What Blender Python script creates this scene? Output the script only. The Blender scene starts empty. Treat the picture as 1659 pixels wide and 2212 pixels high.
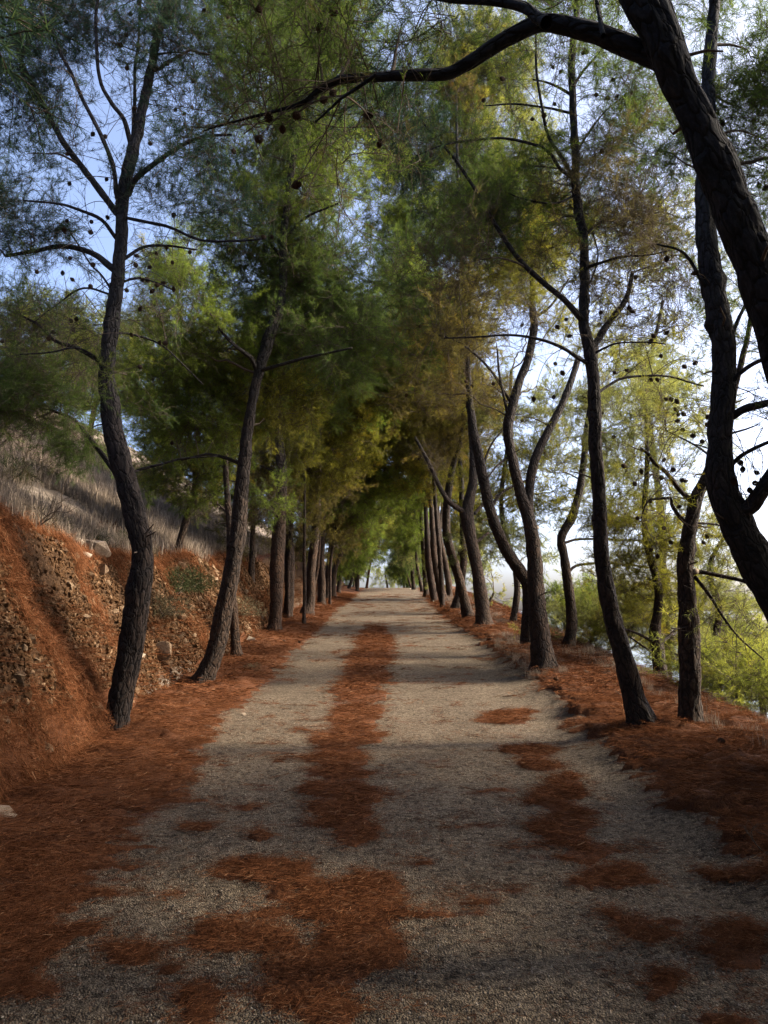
import bpy, bmesh, math, random
import numpy as np
from mathutils import Vector, Matrix

random.seed(7)
RNG = np.random.default_rng(7)
R = math.radians
scene = bpy.context.scene

# ------------------------------------------------------------------ camera
CAM_Z = 1.6
PITCH = math.atan(209 / 1640)
cam_d = bpy.data.cameras.new("camera")
cam = bpy.data.objects.new("camera", cam_d)
scene.collection.objects.link(cam)
cam.location = (0, 0, CAM_Z)
cam.rotation_euler = (math.pi / 2 + PITCH, 0, 0)
cam_d.sensor_fit = 'VERTICAL'
cam_d.sensor_height = 36
cam_d.lens = 18 / math.tan(R(34))
cam_d.clip_start = 0.05
cam_d.clip_end = 60000
scene.camera = cam

# ------------------------------------------------------------------ light
SUN_AZ, SUN_EL = R(86), R(34)          # azimuth from +Y towards +X
world = bpy.data.worlds.new("World")
scene.world = world
world.use_nodes = True
wn = world.node_tree.nodes
wl = world.node_tree.links
bg = wn["Background"]
sky = wn.new("ShaderNodeTexSky")
sky.sky_type = 'NISHITA'
sky.sun_disc = False
sky.sun_elevation = SUN_EL
sky.sun_rotation = SUN_AZ
sky.air_density = 0.5
sky.dust_density = 5.0
sky.ozone_density = 1.2
sky.altitude = 150
wl.new(sky.outputs[0], bg.inputs[0])
bg.inputs[1].default_value = 0.15
sun_d = bpy.data.lights.new("sun", 'SUN')
sun_d.energy = 3.0
sun_d.angle = R(5.0)
sun_d.color = (1.0, 0.86, 0.66)
sun = bpy.data.objects.new("sun", sun_d)
scene.collection.objects.link(sun)
sdir = Vector((math.sin(SUN_AZ) * math.cos(SUN_EL), math.cos(SUN_AZ) * math.cos(SUN_EL), math.sin(SUN_EL)))
sun.rotation_euler = (-sdir).to_track_quat('-Z', 'Y').to_euler()
vs = scene.view_settings
vs.view_transform = 'Standard'
vs.look = 'None'
vs.exposure = 2.1
vs.gamma = 1
vs.use_curve_mapping = False
cy = scene.cycles
cy.max_bounces = 7
cy.diffuse_bounces = 4
cy.glossy_bounces = 2
cy.transmission_bounces = 3
cy.transparent_max_bounces = 2
cy.caustics_reflective = False
cy.caustics_refractive = False
cy.use_denoising = True

# ------------------------------------------------------------------ numpy noise
def _h(ix, iy, iz, seed):
    h = (ix.astype(np.int64) * 374761393 + iy.astype(np.int64) * 668265263 + iz.astype(np.int64) * 2147483647 + seed * 974634777) & 0xffffffff
    h = ((h ^ (h >> 13)) * 1274126177) & 0xffffffff
    h = (h ^ (h >> 16)) & 0xffffffff
    return h / 4294967295.0

def vnoise(x, y, z=0.0, seed=0):
    x, y, z = np.broadcast_arrays(np.asarray(x, float), np.asarray(y, float), np.asarray(z, float))
    ix, iy, iz = np.floor(x), np.floor(y), np.floor(z)
    fx, fy, fz = x - ix, y - iy, z - iz
    fx, fy, fz = fx * fx * (3 - 2 * fx), fy * fy * (3 - 2 * fy), fz * fz * (3 - 2 * fz)
    r = 0
    for a in (0, 1):
        for b in (0, 1):
            for c in (0, 1):
                w = (fx if a else 1 - fx) * (fy if b else 1 - fy) * (fz if c else 1 - fz)
                r = r + w * _h(ix + a, iy + b, iz + c, seed)
    return r

def fbm(x, y, z=0.0, oct=4, seed=0):
    r, a, s, t = 0, 1.0, 1.0, 0
    for i in range(oct):
        r = r + a * vnoise(np.asarray(x) * s, np.asarray(y) * s, np.asarray(z) * s, seed + i * 17)
        t += a; a *= .5; s *= 2.03
    return r / t

def sstep(a, b, x):
    t = np.clip((x - a) / (b - a), 0, 1)
    return t * t * (3 - 2 * t)

def softplus(x, k):
    return k * np.logaddexp(0, x / k)

# ------------------------------------------------------------------ terrain height
def g_road(y):
    y = np.asarray(y, float)
    z = .0275 * y + .042 * softplus(y - 11, 2.0) - .098 * softplus(y - 63, 2.0)
    z = z - .10 * softplus(y - 130, 8)
    return z

def x_bank(y):
    return -3.42 - .45 * sstep(7, 13, y) + .42 * (fbm(y * .35, 3.3, seed=5) - .5)

def x_drop(y):
    return 5.25 + .6 * (fbm(y * .25, 8.3, seed=9) - .5)

def H(x, y):
    x = np.asarray(x, float); y = np.asarray(y, float)
    z = g_road(y)
    # left verge, bank, hillside
    xb = x_bank(y)
    z = z + .10 * sstep(-2.2, -3.2, x)
    top = 2.25 + .55 * (1 - sstep(9, 16, y)) + .35 * (fbm(y * .4, 1.7, seed=3) - .5)
    t = (xb - x)
    face = np.clip(t / 1.35, 0, 1)
    face = face ** .85 * (1 - .0 * face)
    z = z + top * np.where(t > 0, face, 0)
    s = softplus(t - 1.5, .25)
    z = z + .62 * (s - softplus(s - 24, 5))
    lump = fbm(x * .8, y * .8, seed=21) - .5
    z = z + np.where(t > 0, sstep(0, .5, t) * .45 * lump, 0)
    z = z + sstep(0, .2, t) * .14 * (fbm(x * 3, y * 3, seed=22) - .5)
    # right verge and slope down to the valley
    xd = x_drop(y)
    z = z + .20 * sstep(2.1, 3.3, x - .009 * y)
    u = softplus(x - xd, .3)
    z = z - (.50 * (u - softplus(u - 60, 10)) + .12 * softplus(u - 60, 30))
    z = z + sstep(2.0, 2.8, x) * .10 * (fbm(x * 1.3, y * 1.3, seed=31) - .5) + sstep(4, 8, x) * .6 * (fbm(x * .4, y * .4, seed=32) - .5)
    return z

# ------------------------------------------------------------------ pixel of the photo -> world
CA, SA = math.cos(PITCH), math.sin(PITCH)
def ray(px, py):
    a = (px - 829.5) / 1640.0
    b = -(py - 1106) / 1640.0
    return np.array([a, CA - b * SA, SA + b * CA])

def P(px, py, Y):
    r = ray(px, py)
    t = Y / r[1]
    return np.array([r[0] * t, Y, CAM_Z + r[2] * t])

def ground_at(px, py, lo=1.5, hi=90):
    r = ray(px, py)
    ys = np.linspace(lo, hi, 4000)
    t = ys / r[1]
    zz = CAM_Z + r[2] * t - H(r[0] * t, ys)
    k = np.argmax(zz < 0)
    if zz[k] >= 0:
        k = len(ys) - 1
    y = ys[k]; t = y / r[1]
    return np.array([r[0] * t, y, float(H(r[0] * t, y))])

def proj(x, y, z):
    x = np.asarray(x, float)
    dz = z - CAM_Z
    dep = y * CA + dz * SA
    up = -y * SA + dz * CA
    dep = np.maximum(dep, .01)
    return 829.5 + 1640 * x / dep, 1106 - 1640 * up / dep

# ------------------------------------------------------------------ object helpers
COL = scene.collection
def mesh_np(name, verts, faces, smooth=False, mats=(), attrs=None, midx=None):
    """faces: (n,3) or (n,4) int array or list of such"""
    verts = np.asarray(verts, np.float32).reshape(-1, 3)
    me = bpy.data.meshes.new(name)
    me.vertices.add(len(verts))
    me.vertices.foreach_set("co", verts.ravel())
    if faces is not None:
        fl = faces if isinstance(faces, list) else [faces]
        fl = [np.asarray(f, np.int32) for f in fl if len(f)]
        nl = sum(f.size for f in fl)
        nf = sum(len(f) for f in fl)
        me.loops.add(nl)
        me.loops.foreach_set("vertex_index", np.concatenate([f.ravel() for f in fl]))
        me.polygons.add(nf)
        tot = np.concatenate([np.full(len(f), f.shape[1], np.int32) for f in fl])
        st = np.concatenate([[0], np.cumsum(tot)[:-1]]).astype(np.int32)
        me.polygons.foreach_set("loop_start", st)
        if smooth:
            me.polygons.foreach_set("use_smooth", np.ones(nf, bool))
        if midx is not None:
            me.polygons.foreach_set("material_index", np.asarray(midx, np.int32))
    for m in mats:
        me.materials.append(m)
    for k, (typ, dom, arr) in (attrs or {}).items():
        a = me.attributes.new(k, typ, dom)
        key = {"FLOAT": "value", "INT": "value", "FLOAT_VECTOR": "vector"}[typ]
        a.data.foreach_set(key, np.asarray(arr, np.int32 if typ == "INT" else np.float32).ravel())
    me.update(calc_edges=True)
    return me

def obj(name, me, parent=None, loc=None, **props):
    o = bpy.data.objects.new(name, me)
    COL.objects.link(o)
    if parent is not None:
        o.parent = parent
    if loc is not None:
        o.location = loc
    for k, v in props.items():
        if v is not None:
            o[k] = v
    return o

def empty(name, loc, **props):
    return obj(name, None, None, loc, **props)

def grid_faces(nr, nc, wrap=False):
    i = np.arange(nr - 1)[:, None]
    j = np.arange(nc if wrap else nc - 1)[None, :]
    a = i * nc + j
    b = i * nc + (j + 1) % nc
    return np.stack([a, b, b + nc, a + nc], -1).reshape(-1, 4)

# ------------------------------------------------------------------ materials
def mat(name):
    m = bpy.data.materials.new(name)
    m.use_nodes = True
    nt = m.node_tree
    for n in list(nt.nodes):
        nt.nodes.remove(n)
    out = nt.nodes.new("ShaderNodeOutputMaterial")
    return m, nt, out

def N(nt, typ, **kw):
    n = nt.nodes.new(typ)
    ins = kw.pop("ins", {})
    for k, v in kw.items():
        setattr(n, k, v)
    for k, v in ins.items():
        n.inputs[k].default_value = v
    return n

def ramp(nt, fac, stops):
    r = nt.nodes.new("ShaderNodeValToRGB")
    e = r.color_ramp.elements
    while len(e) < len(stops):
        e.new(.5)
    for k, (p, c) in enumerate(stops):
        e[k].position = p
        e[k].color = (*c, 1)
    nt.links.new(fac, r.inputs[0])
    return r.outputs[0]

def mixc(nt, fac, a, b, mode='MIX'):
    n = nt.nodes.new("ShaderNodeMix")
    n.data_type = 'RGBA'; n.blend_type = mode
    for s, v in ((n.inputs[0], fac), (n.inputs[6], a), (n.inputs[7], b)):
        if hasattr(v, "is_linked") or isinstance(v, bpy.types.NodeSocket):
            nt.links.new(v, s)
        elif isinstance(v, (int, float)):
            s.default_value = v
        else:
            s.default_value = (*v, 1)
    return n.outputs[2]

def noise_node(nt, vec, scale, detail=4, rough=.55):
    n = N(nt, "ShaderNodeTexNoise", ins={"Scale": scale, "Detail": detail, "Roughness": rough})
    if vec is not None:
        nt.links.new(vec, n.inputs["Vector"])
    return n.outputs["Fac"]

def mapping(nt, vec, scale):
    n = N(nt, "ShaderNodeMapping")
    n.inputs["Scale"].default_value = scale
    nt.links.new(vec, n.inputs["Vector"])
    return n.outputs[0]

def bark_material():
    m, nt, out = mat("bark")
    at = N(nt, "ShaderNodeAttribute", attribute_name="bark")
    hg = N(nt, "ShaderNodeAttribute", attribute_name="up")
    v1 = mapping(nt, at.outputs["Vector"], (1, 1, .42))
    warp = N(nt, "ShaderNodeTexNoise", ins={"Scale": 9.0, "Detail": 3.0})
    nt.links.new(v1, warp.inputs["Vector"])
    ad = N(nt, "ShaderNodeVectorMath", operation='MULTIPLY_ADD')
    nt.links.new(warp.outputs["Color"], ad.inputs[0])
    ad.inputs[1].default_value = (.14, .14, .14)
    nt.links.new(v1, ad.inputs[2])
    vo = N(nt, "ShaderNodeTexVoronoi", feature='DISTANCE_TO_EDGE', ins={"Scale": 13.0, "Randomness": 1.0})
    nt.links.new(ad.outputs[0], vo.inputs["Vector"])
    fine = noise_node(nt, v1, 55, 5, .65)
    big = noise_node(nt, at.outputs["Vector"], 3, 3)
    crack = ramp(nt, vo.outputs["Distance"], [(0, (0, 0, 0)), (.05, (.55, .55, .55)), (.2, (1, 1, 1))])
    low = ramp(nt, fine, [(.25, (.018, .012, .009)), (.5, (.060, .040, .028)), (.75, (.15, .105, .072))])
    high = ramp(nt, fine, [(.25, (.030, .031, .034)), (.5, (.066, .068, .072)), (.75, (.12, .12, .125))])
    upr = N(nt, "ShaderNodeMapRange", ins={"From Min": 2.2, "From Max": 6.5})
    nt.links.new(hg.outputs["Fac"], upr.inputs[0])
    c = mixc(nt, upr.outputs[0], low, high)
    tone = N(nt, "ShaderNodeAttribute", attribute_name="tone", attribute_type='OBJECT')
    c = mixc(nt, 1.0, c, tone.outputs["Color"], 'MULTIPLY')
    bgc = ramp(nt, big, [(.3, (.60, .60, .62)), (.5, (1, .96, .92)), (.7, (1.35, 1.2, 1.05))])
    c = mixc(nt, 1.0, c, bgc, 'MULTIPLY')
    dark = mixc(nt, 1.0, c, (.33, .30, .28), 'MULTIPLY')
    c = mixc(nt, crack, dark, c)
    b = N(nt, "ShaderNodeBsdfPrincipled", ins={"Roughness": .92, "Specular IOR Level": .25})
    nt.links.new(c, b.inputs["Base Color"])
    hsum = N(nt, "ShaderNodeMath", operation='MULTIPLY_ADD')
    nt.links.new(fine, hsum.inputs[0]); hsum.inputs[1].default_value = .35
    nt.links.new(crack, hsum.inputs[2])
    bp = N(nt, "ShaderNodeBump", ins={"Strength": 1.0, "Distance": .03})
    nt.links.new(hsum.outputs[0], bp.inputs["Height"])
    nt.links.new(bp.outputs[0], b.inputs["Normal"])
    nt.links.new(b.outputs[0], out.inputs[0])
    return m
BARK = bark_material()

def needle_material():
    m, nt, out = mat("pine_needles")
    t = N(nt, "ShaderNodeAttribute", attribute_name="tint", attribute_type='INSTANCER')
    oi = N(nt, "ShaderNodeObjectInfo")
    var = ramp(nt, oi.outputs["Random"], [(0, (.62, .66, .6)), (.5, (1, 1, 1)), (.93, (1.35, 1.28, 1.1)), (1, (1.5, 1.2, .8))])
    c = mixc(nt, 1.0, t.outputs["Color"], var, 'MULTIPLY')
    d = N(nt, "ShaderNodeBsdfDiffuse")
    tr = N(nt, "ShaderNodeBsdfTranslucent")
    nt.links.new(c, d.inputs[0])
    c2 = mixc(nt, 1.0, c, (1.5, 1.45, .7), 'MULTIPLY')
    nt.links.new(c2, tr.inputs[0])
    mx = N(nt, "ShaderNodeMixShader", ins={0: .5})
    nt.links.new(d.outputs[0], mx.inputs[1]); nt.links.new(tr.outputs[0], mx.inputs[2])
    nt.links.new(mx.outputs[0], out.inputs[0])
    return m
NEEDLE = needle_material()

def plain(name, stops, scale, rough=.9, bump=0, bscale=None, coord="Object", stretch=None):
    m, nt, out = mat(name)
    tc = N(nt, "ShaderNodeTexCoord")
    v = tc.outputs[coord]
    if stretch:
        v = mapping(nt, v, stretch)
    f = noise_node(nt, v, scale, 5, .6)
    c = ramp(nt, f, stops)
    b = N(nt, "ShaderNodeBsdfPrincipled", ins={"Roughness": rough, "Specular IOR Level": .2})
    nt.links.new(c, b.inputs["Base Color"])
    if bump:
        f2 = noise_node(nt, v, bscale or scale * 3, 6, .65)
        bp = N(nt, "ShaderNodeBump", ins={"Strength": 1.0, "Distance": bump})
        nt.links.new(f2, bp.inputs["Height"]); nt.links.new(bp.outputs[0], b.inputs["Normal"])
    nt.links.new(b.outputs[0], out.inputs[0])
    return m, nt, b
TWIG, _, _ = plain("twig_bark", [(.3, (.035, .028, .022)), (.7, (.10, .075, .055))], 30)
CONE, _, _ = plain("cone_scales", [(.3, (.022, .014, .009)), (.7, (.07, .045, .028))], 60)
CUTWOOD, _, _ = plain("cut_wood", [(.3, (.15, .12, .085)), (.7, (.27, .225, .17))], 25)

def rand_tinted(name, stops, trans=0.0, rough=1.0):
    """colour picked per instanced copy"""
    m, nt, out = mat(name)
    oi = N(nt, "ShaderNodeObjectInfo")
    geo = N(nt, "ShaderNodeNewGeometry")
    f = N(nt, "ShaderNodeMath", operation='MULTIPLY_ADD')
    nt.links.new(geo.outputs["Random Per Island"], f.inputs[0]); f.inputs[1].default_value = .6
    f2 = N(nt, "ShaderNodeMath", operation='MULTIPLY')
    nt.links.new(oi.outputs["Random"], f2.inputs[0]); f2.inputs[1].default_value = .4
    nt.links.new(f2.outputs[0], f.inputs[2])
    c = ramp(nt, f.outputs[0], stops)
    d = N(nt, "ShaderNodeBsdfDiffuse")
    nt.links.new(c, d.inputs[0])
    if trans:
        tr = N(nt, "ShaderNodeBsdfTranslucent"); nt.links.new(c, tr.inputs[0])
        mx = N(nt, "ShaderNodeMixShader", ins={0: trans})
        nt.links.new(d.outputs[0], mx.inputs[1]); nt.links.new(tr.outputs[0], mx.inputs[2])
        nt.links.new(mx.outputs[0], out.inputs[0])
    else:
        nt.links.new(d.outputs[0], out.inputs[0])
    return m
LITTER_NEEDLE = rand_tinted("fallen_needles", [(.0, (.026, .010, .005)), (.45, (.085, .032, .014)), (.85, (.155, .066, .030)), (1, (.33, .21, .12))])
GRASS_DRY = rand_tinted("dry_grass_blades", [(0, (.070, .055, .043)), (.5, (.17, .138, .108)), (1, (.33, .27, .21))], .3)
PEBBLE = rand_tinted("pebble_stone", [(0, (.06, .048, .036)), (.5, (.16, .13, .10)), (1, (.34, .29, .23))])
RUBBLE = rand_tinted("rubble_stone", [(0, (.030, .015, .007)), (.65, (.080, .045, .024)), (.92, (.19, .125, .077)), (1, (.38, .29, .20))])

# ------------------------------------------------------------------ scatter by geometry nodes
def scatter(o, templates, point_data):
    """o: mesh object made of loose points with attributes rot, scl, pick; instances the templates' geometry on them"""
    ng = bpy.data.node_groups.new("scatter", 'GeometryNodeTree')
    ng.interface.new_socket("Geometry", in_out='INPUT', socket_type='NodeSocketGeometry')
    ng.interface.new_socket("Geometry", in_out='OUTPUT', socket_type='NodeSocketGeometry')
    gi = ng.nodes.new("NodeGroupInput"); go = ng.nodes.new("NodeGroupOutput")
    jn = ng.nodes.new("GeometryNodeJoinGeometry")
    for t in templates:
        oi = ng.nodes.new("GeometryNodeObjectInfo"); oi.inputs["Object"].default_value = t
        g2 = ng.nodes.new("GeometryNodeGeometryToInstance")
        ng.links.new(oi.outputs["Geometry"], g2.inputs[0]); ng.links.new(g2.outputs[0], jn.inputs[0])
    ip = ng.nodes.new("GeometryNodeInstanceOnPoints")
    ip.inputs["Pick Instance"].default_value = True
    def na(name, typ):
        n = ng.nodes.new("GeometryNodeInputNamedAttribute"); n.data_type = typ; n.inputs["Name"].default_value = name
        return n.outputs[0]
    ng.links.new(gi.outputs[0], ip.inputs["Points"])
    ng.links.new(jn.outputs[0], ip.inputs["Instance"])
    ng.links.new(na("pick", 'INT'), ip.inputs["Instance Index"])
    ng.links.new(na("rot", 'FLOAT_VECTOR'), ip.inputs["Rotation"])
    ng.links.new(na("scl", 'FLOAT'), ip.inputs["Scale"])
    ng.links.new(ip.outputs[0], go.inputs[0])
    md = o.modifiers.new("scatter", 'NODES'); md.node_group = ng

def scatter_obj(name, pts, rot, scl, templates, parent=None, origin=(0, 0, 0), tint=None, loc=None, **props):
    n = len(pts)
    at = {"rot": ("FLOAT_VECTOR", "POINT", rot), "scl": ("FLOAT", "POINT", scl),
          "pick": ("INT", "POINT", RNG.integers(0, len(templates), n))}
    if tint is not None:
        at["tint"] = ("FLOAT_VECTOR", "POINT", tint)
    me = mesh_np(name, np.asarray(pts) - np.asarray(origin), None, attrs=at)
    o = obj(name, me, parent, loc, **props)
    scatter(o, templates, None)
    return o

def template(name, verts, faces, m, smooth=False, midx=None):
    mats = m if isinstance(m, (list, tuple)) else [m]
    me = mesh_np(name, verts, faces, smooth, mats, midx=midx)
    return bpy.data.objects.new(name, me)      # not linked: only lends its mesh

# ------------------------------------------------------------------ tubes
def catmull(pts, rad, step):
    pts = np.asarray(pts, float); rad = np.asarray(rad, float)
    p = np.vstack([2 * pts[0] - pts[1], pts, 2 * pts[-1] - pts[-2]])
    out, ro = [], []
    for i in range(len(pts) - 1):
        L = np.linalg.norm(pts[i + 1] - pts[i])
        n = max(1, int(math.ceil(L / step)))
        t = (np.arange(n) / n)[:, None]
        a, b, c, d = p[i], p[i + 1], p[i + 2], p[i + 3]
        out.append(.5 * (2 * b + (c - a) * t + (2 * a - 5 * b + 4 * c - d) * t ** 2 + (3 * b - a - 3 * c + d) * t ** 3))
        ro.append(rad[i] + (rad[i + 1] - rad[i]) * t[:, 0])
    out.append(pts[-1:]); ro.append(rad[-1:])
    return np.vstack(out), np.concatenate(ro)

def frames(c):
    t = np.gradient(c, axis=0)
    t /= np.linalg.norm(t, axis=1)[:, None] + 1e-9
    n = np.zeros_like(t)
    v = np.cross(t[0], [0, 1, .1]); v /= np.linalg.norm(v) + 1e-9
    for i in range(len(t)):
        v = v - t[i] * np.dot(v, t[i])
        v /= np.linalg.norm(v) + 1e-9
        n[i] = v
    return t, n, np.cross(t, n)

def tube(pts, rad, seg=10, step=.12, amp=0.0, seed=0, wob=0.0, root=0.0, knots=0):
    c, r = catmull(pts, rad, step)
    if wob:
        s = np.arange(len(c)) * step
        w = np.stack([fbm(s * 1.3, 0, seed=seed + k, oct=3) - .5 for k in (1, 2, 3)], -1)
        fade = np.minimum(1, s / .4)[:, None]
        c = c + w * wob * fade
    t, n, b = frames(c)
    th = np.linspace(0, 2 * np.pi, seg, endpoint=False)
    S = np.concatenate([[0], np.cumsum(np.linalg.norm(np.diff(c, axis=0), axis=1))])
    cth, sth = np.cos(th)[None], np.sin(th)[None]
    rr = np.repeat(r[:, None], seg, 1)
    if amp:
        k = np.maximum(r[:, None], .03) * 22
        n1 = .6 * vnoise(cth * k * .8 + 9, sth * k * .8, S[:, None] * 4.2, seed=seed) + .4 * vnoise(cth * k * 1.7, sth * k * 1.7 + 4, S[:, None] * 6.5, seed=seed + 3)
        ridge = np.abs(2 * n1 - 1)
        n2 = fbm(cth * 1.2, sth * 1.2, S[:, None] * 1.6, seed=seed + 5)
        n3 = vnoise(cth * k, sth * k, S[:, None] * 9, seed=seed + 8)
        a = 1.35 * amp * np.minimum(1, r[:, None] / .12)
        rr = rr * (1 + .22 * (n2 - .5)) + a * (np.minimum(ridge * 2.2, 1) - .75) + a * .45 * (n3 - .5)
    if root:
        ph = seed * 1.7
        lobes_ = .5 + .5 * np.cos(5 * th + ph + .7 * np.sin(2 * th + ph))
        rr = rr * (1 + root * np.exp(-np.maximum(S - .22, 0) / .16)[:, None] * (lobes_[None] ** 2))
        kn = np.random.default_rng(seed + 99)
        for _ in range(knots):
            sk, tk, w_ = kn.uniform(.8, S[-1] * .8), kn.uniform(0, 6.283), kn.uniform(.05, .10)
            da = np.abs((th[None] - tk + np.pi) % (2 * np.pi) - np.pi) * np.maximum(r[:, None], .03)
            g2 = np.exp(-((S[:, None] - sk) ** 2 + da ** 2) / w_ ** 2)
            rr = rr * (1 + kn.choice([.30, .24, -.10]) * g2)
    V = c[:, None] + rr[..., None] * (cth[..., None] * n[:, None] + sth[..., None] * b[:, None])
    nr = len(c)
    F = grid_faces(nr, seg, True)
    cap = np.vstack([V.reshape(-1, 3), c[-1] + t[-1] * r[-1] * .6])
    top = nr * seg
    j = np.arange(seg)
    Fc = np.stack([(nr - 1) * seg + j, (nr - 1) * seg + (j + 1) % seg, np.full(seg, top)], -1)
    bark = np.stack([np.repeat(r[:, None], seg, 1) * cth, np.repeat(r[:, None], seg, 1) * sth, np.repeat(S[:, None], seg, 1)], -1).reshape(-1, 3)
    bark = np.vstack([bark, [0, 0, S[-1]]]) + seed % 13
    up = np.repeat(c[:, 2:3], seg, 1).ravel()
    up = np.append(up, c[-1, 2])
    return cap, F, Fc, bark, up, c, r

def tube_mesh(name, tubes, mats):
    V, F4, F3, B, U = [], [], [], [], []
    off = 0
    for (v, f, fc, b, u, _, _) in tubes:
        V.append(v); F4.append(f + off); F3.append(fc + off); B.append(b); U.append(u); off += len(v)
    return np.vstack(V), [np.vstack(F4), np.vstack(F3)], np.vstack(B), np.concatenate(U)

def thin_tubes(paths, seg=3):
    """many thin twigs: list of (pts array, r0, r1)"""
    V, F = [], []
    off = 0
    for pts, r0, r1 in paths:
        pts = np.asarray(pts, float)
        n = len(pts)
        t, a, b = frames(pts)
        r = np.linspace(r0, r1, n)
        th = np.linspace(0, 2 * np.pi, seg, endpoint=False)
        v = pts[:, None] + r[:, None, None] * (np.cos(th)[None, :, None] * a[:, None] + np.sin(th)[None, :, None] * b[:, None])
        V.append(v.reshape(-1, 3)); F.append(grid_faces(n, seg, True) + off)
        off += n * seg
    return np.vstack(V), np.vstack(F)

# ------------------------------------------------------------------ foliage templates (axis +X, about 0.6 m)
def unit(v):
    return v / (np.linalg.norm(v, axis=-1, keepdims=True) + 1e-9)

def make_spray(name, seed, ntuft, per, nl, nw, L=.55, bare=0, tw=.0022):
    rg = np.random.default_rng(seed)
    paths = []
    tufts = []
    def curve(p0, d, length, droop, n=5):
        pts = [np.array(p0, float)]
        d = unit(np.array(d, float))
        for i in range(n):
            d = unit(d + rg.normal(0, .16, 3) + np.array([0, 0, droop]))
            pts.append(pts[-1] + d * length / n)
        return np.array(pts), d
    main, dm = curve((0, 0, 0), (1, 0, 0), L, .02, 6)
    paths.append((main, tw * 1.6, tw * .6))
    tufts.append((main, dm))
    for i in range(ntuft - 1):
        k = rg.integers(1, 6)
        f = rg.random()
        p0 = main[k] * (1 - f) + main[min(k + 1, 6)] * f
        ang = rg.uniform(-1, 1) * 1.25
        d = np.array([math.cos(ang), math.sin(ang), rg.uniform(-.5, .55)])
        c, dd = curve(p0, d, rg.uniform(.14, .32), .03, 4)
        paths.append((c, tw, tw * .5))
        tufts.append((c, dd))
    for i in range(bare):
        k = rg.integers(0, 6)
        a = rg.uniform(0, 2 * math.pi)
        c, dd = curve(main[k], (rg.uniform(-.2, 1), math.cos(a), math.sin(a)), rg.uniform(.25, .6), rg.uniform(-.35, .1), 7)
        paths.append((c, tw * .8, tw * .35))
    Vt, Ft = thin_tubes(paths)
    vs_, = [],
    for c, dd in tufts:
        n = per
        u = rg.random(n) ** .42
        idx = u * (len(c) - 1)
        i0 = np.minimum(idx.astype(int), len(c) - 2)
        base = c[i0] + (c[i0 + 1] - c[i0]) * (idx - i0)[:, None]
        seg_d = unit(c[i0 + 1] - c[i0])
        rd = unit(rg.normal(0, 1, (n, 3)))
        d = unit(seg_d * rg.uniform(.4, 1.3, (n, 1)) + rd * .8)
        le = nl * rg.uniform(.7, 1.15, (n, 1))
        sd = unit(np.cross(d, unit(rg.normal(0, 1, (n, 3))))) * nw / 2
        mid = base + d * le * .5 + rg.normal(0, .004, (n, 3))
        tip = base + d * le + np.array([0, 0, -.12]) * le
        vs_.append(np.stack([base - sd * .7, base + sd * .7, mid + sd, tip, mid - sd], 1))
    Vn = np.vstack([v.reshape(-1, 3) for v in vs_])
    nn = len(Vn) // 5
    o = np.arange(nn)[:, None] * 5 + len(Vt)
    F1 = np.hstack([o, o + 1, o + 2, o + 4])
    F2 = np.hstack([o + 4, o + 2, o + 3])
    if nw > .004:          # coarse needles: one triangle is enough
        Vn = np.concatenate([np.stack([v[:, 0], v[:, 1], v[:, 3]], 1).reshape(-1, 3) for v in vs_])
        nn = len(Vn) // 3
        F1 = np.zeros((0, 4), int)
        F2 = np.arange(nn * 3).reshape(-1, 3) + len(Vt)
    V = np.vstack([Vt, Vn])
    midx = np.concatenate([np.ones(len(Ft), int), np.zeros(len(F1) + len(F2), int)])
    return template(name, V, [Ft, F1, F2] if len(F1) else [Ft, F2], [NEEDLE, TWIG], midx=midx)

SPR_NEAR = [make_spray("spray_near", 10 + i, 10, 24, .085, .0038, bare=3) for i in range(5)]
SPR_TWIG = [make_spray("spray_twiggy", 30 + i, 4, 20, .085, .0036, bare=9, L=.7, tw=.0030) for i in range(4)]
SPR_MID = [make_spray("spray_mid", 50 + i, 11, 24, .11, .0075, L=.6, bare=2, tw=.004) for i in range(4)]
SPR_FAR = [make_spray("spray_far", 70 + i, 12, 18, .15, .015, L=.75, bare=1, tw=.006) for i in range(4)]

# ------------------------------------------------------------------ pine cone
def make_cone_mesh():
    V, F = [], []
    rows, seg = 7, 8
    for i in range(rows):
        t = i / (rows - 1)
        z = -.037 + .074 * t
        rb = .032 * math.sin(math.pi * (.12 + .80 * (1 - t) ** .9))
        for j in range(seg):
            a = 2 * math.pi * (j + .5 * (i % 2)) / seg
            w = .36
            o = len(V)
            ca, sa = math.cos(a), math.sin(a)
            p = [(rb * .55 * math.cos(a - w), rb * .55 * math.sin(a - w), z - .004), (rb * .55 * math.cos(a + w), rb * .55 * math.sin(a + w), z - .004),
                 ((rb + .004) * math.cos(a + w * .8), (rb + .004) * math.sin(a + w * .8), z - .009), ((rb + .010) * ca, (rb + .010) * sa, z - .012),
                 ((rb + .004) * math.cos(a - w * .8), (rb + .004) * math.sin(a - w * .8), z - .009), (rb * .5 * ca, rb * .5 * sa, z + .012)]
            V += p
            F += [(o, o + 1, o + 5), (o + 1, o + 2, o + 5), (o + 2, o + 3, o + 5), (o + 3, o + 4, o + 5), (o + 4, o, o + 5)]
    return mesh_np("pine_cone", np.array(V), np.array(F), mats=[CONE])
CONE_ME = make_cone_mesh()
CONE_ME_S = CONE_ME

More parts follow.
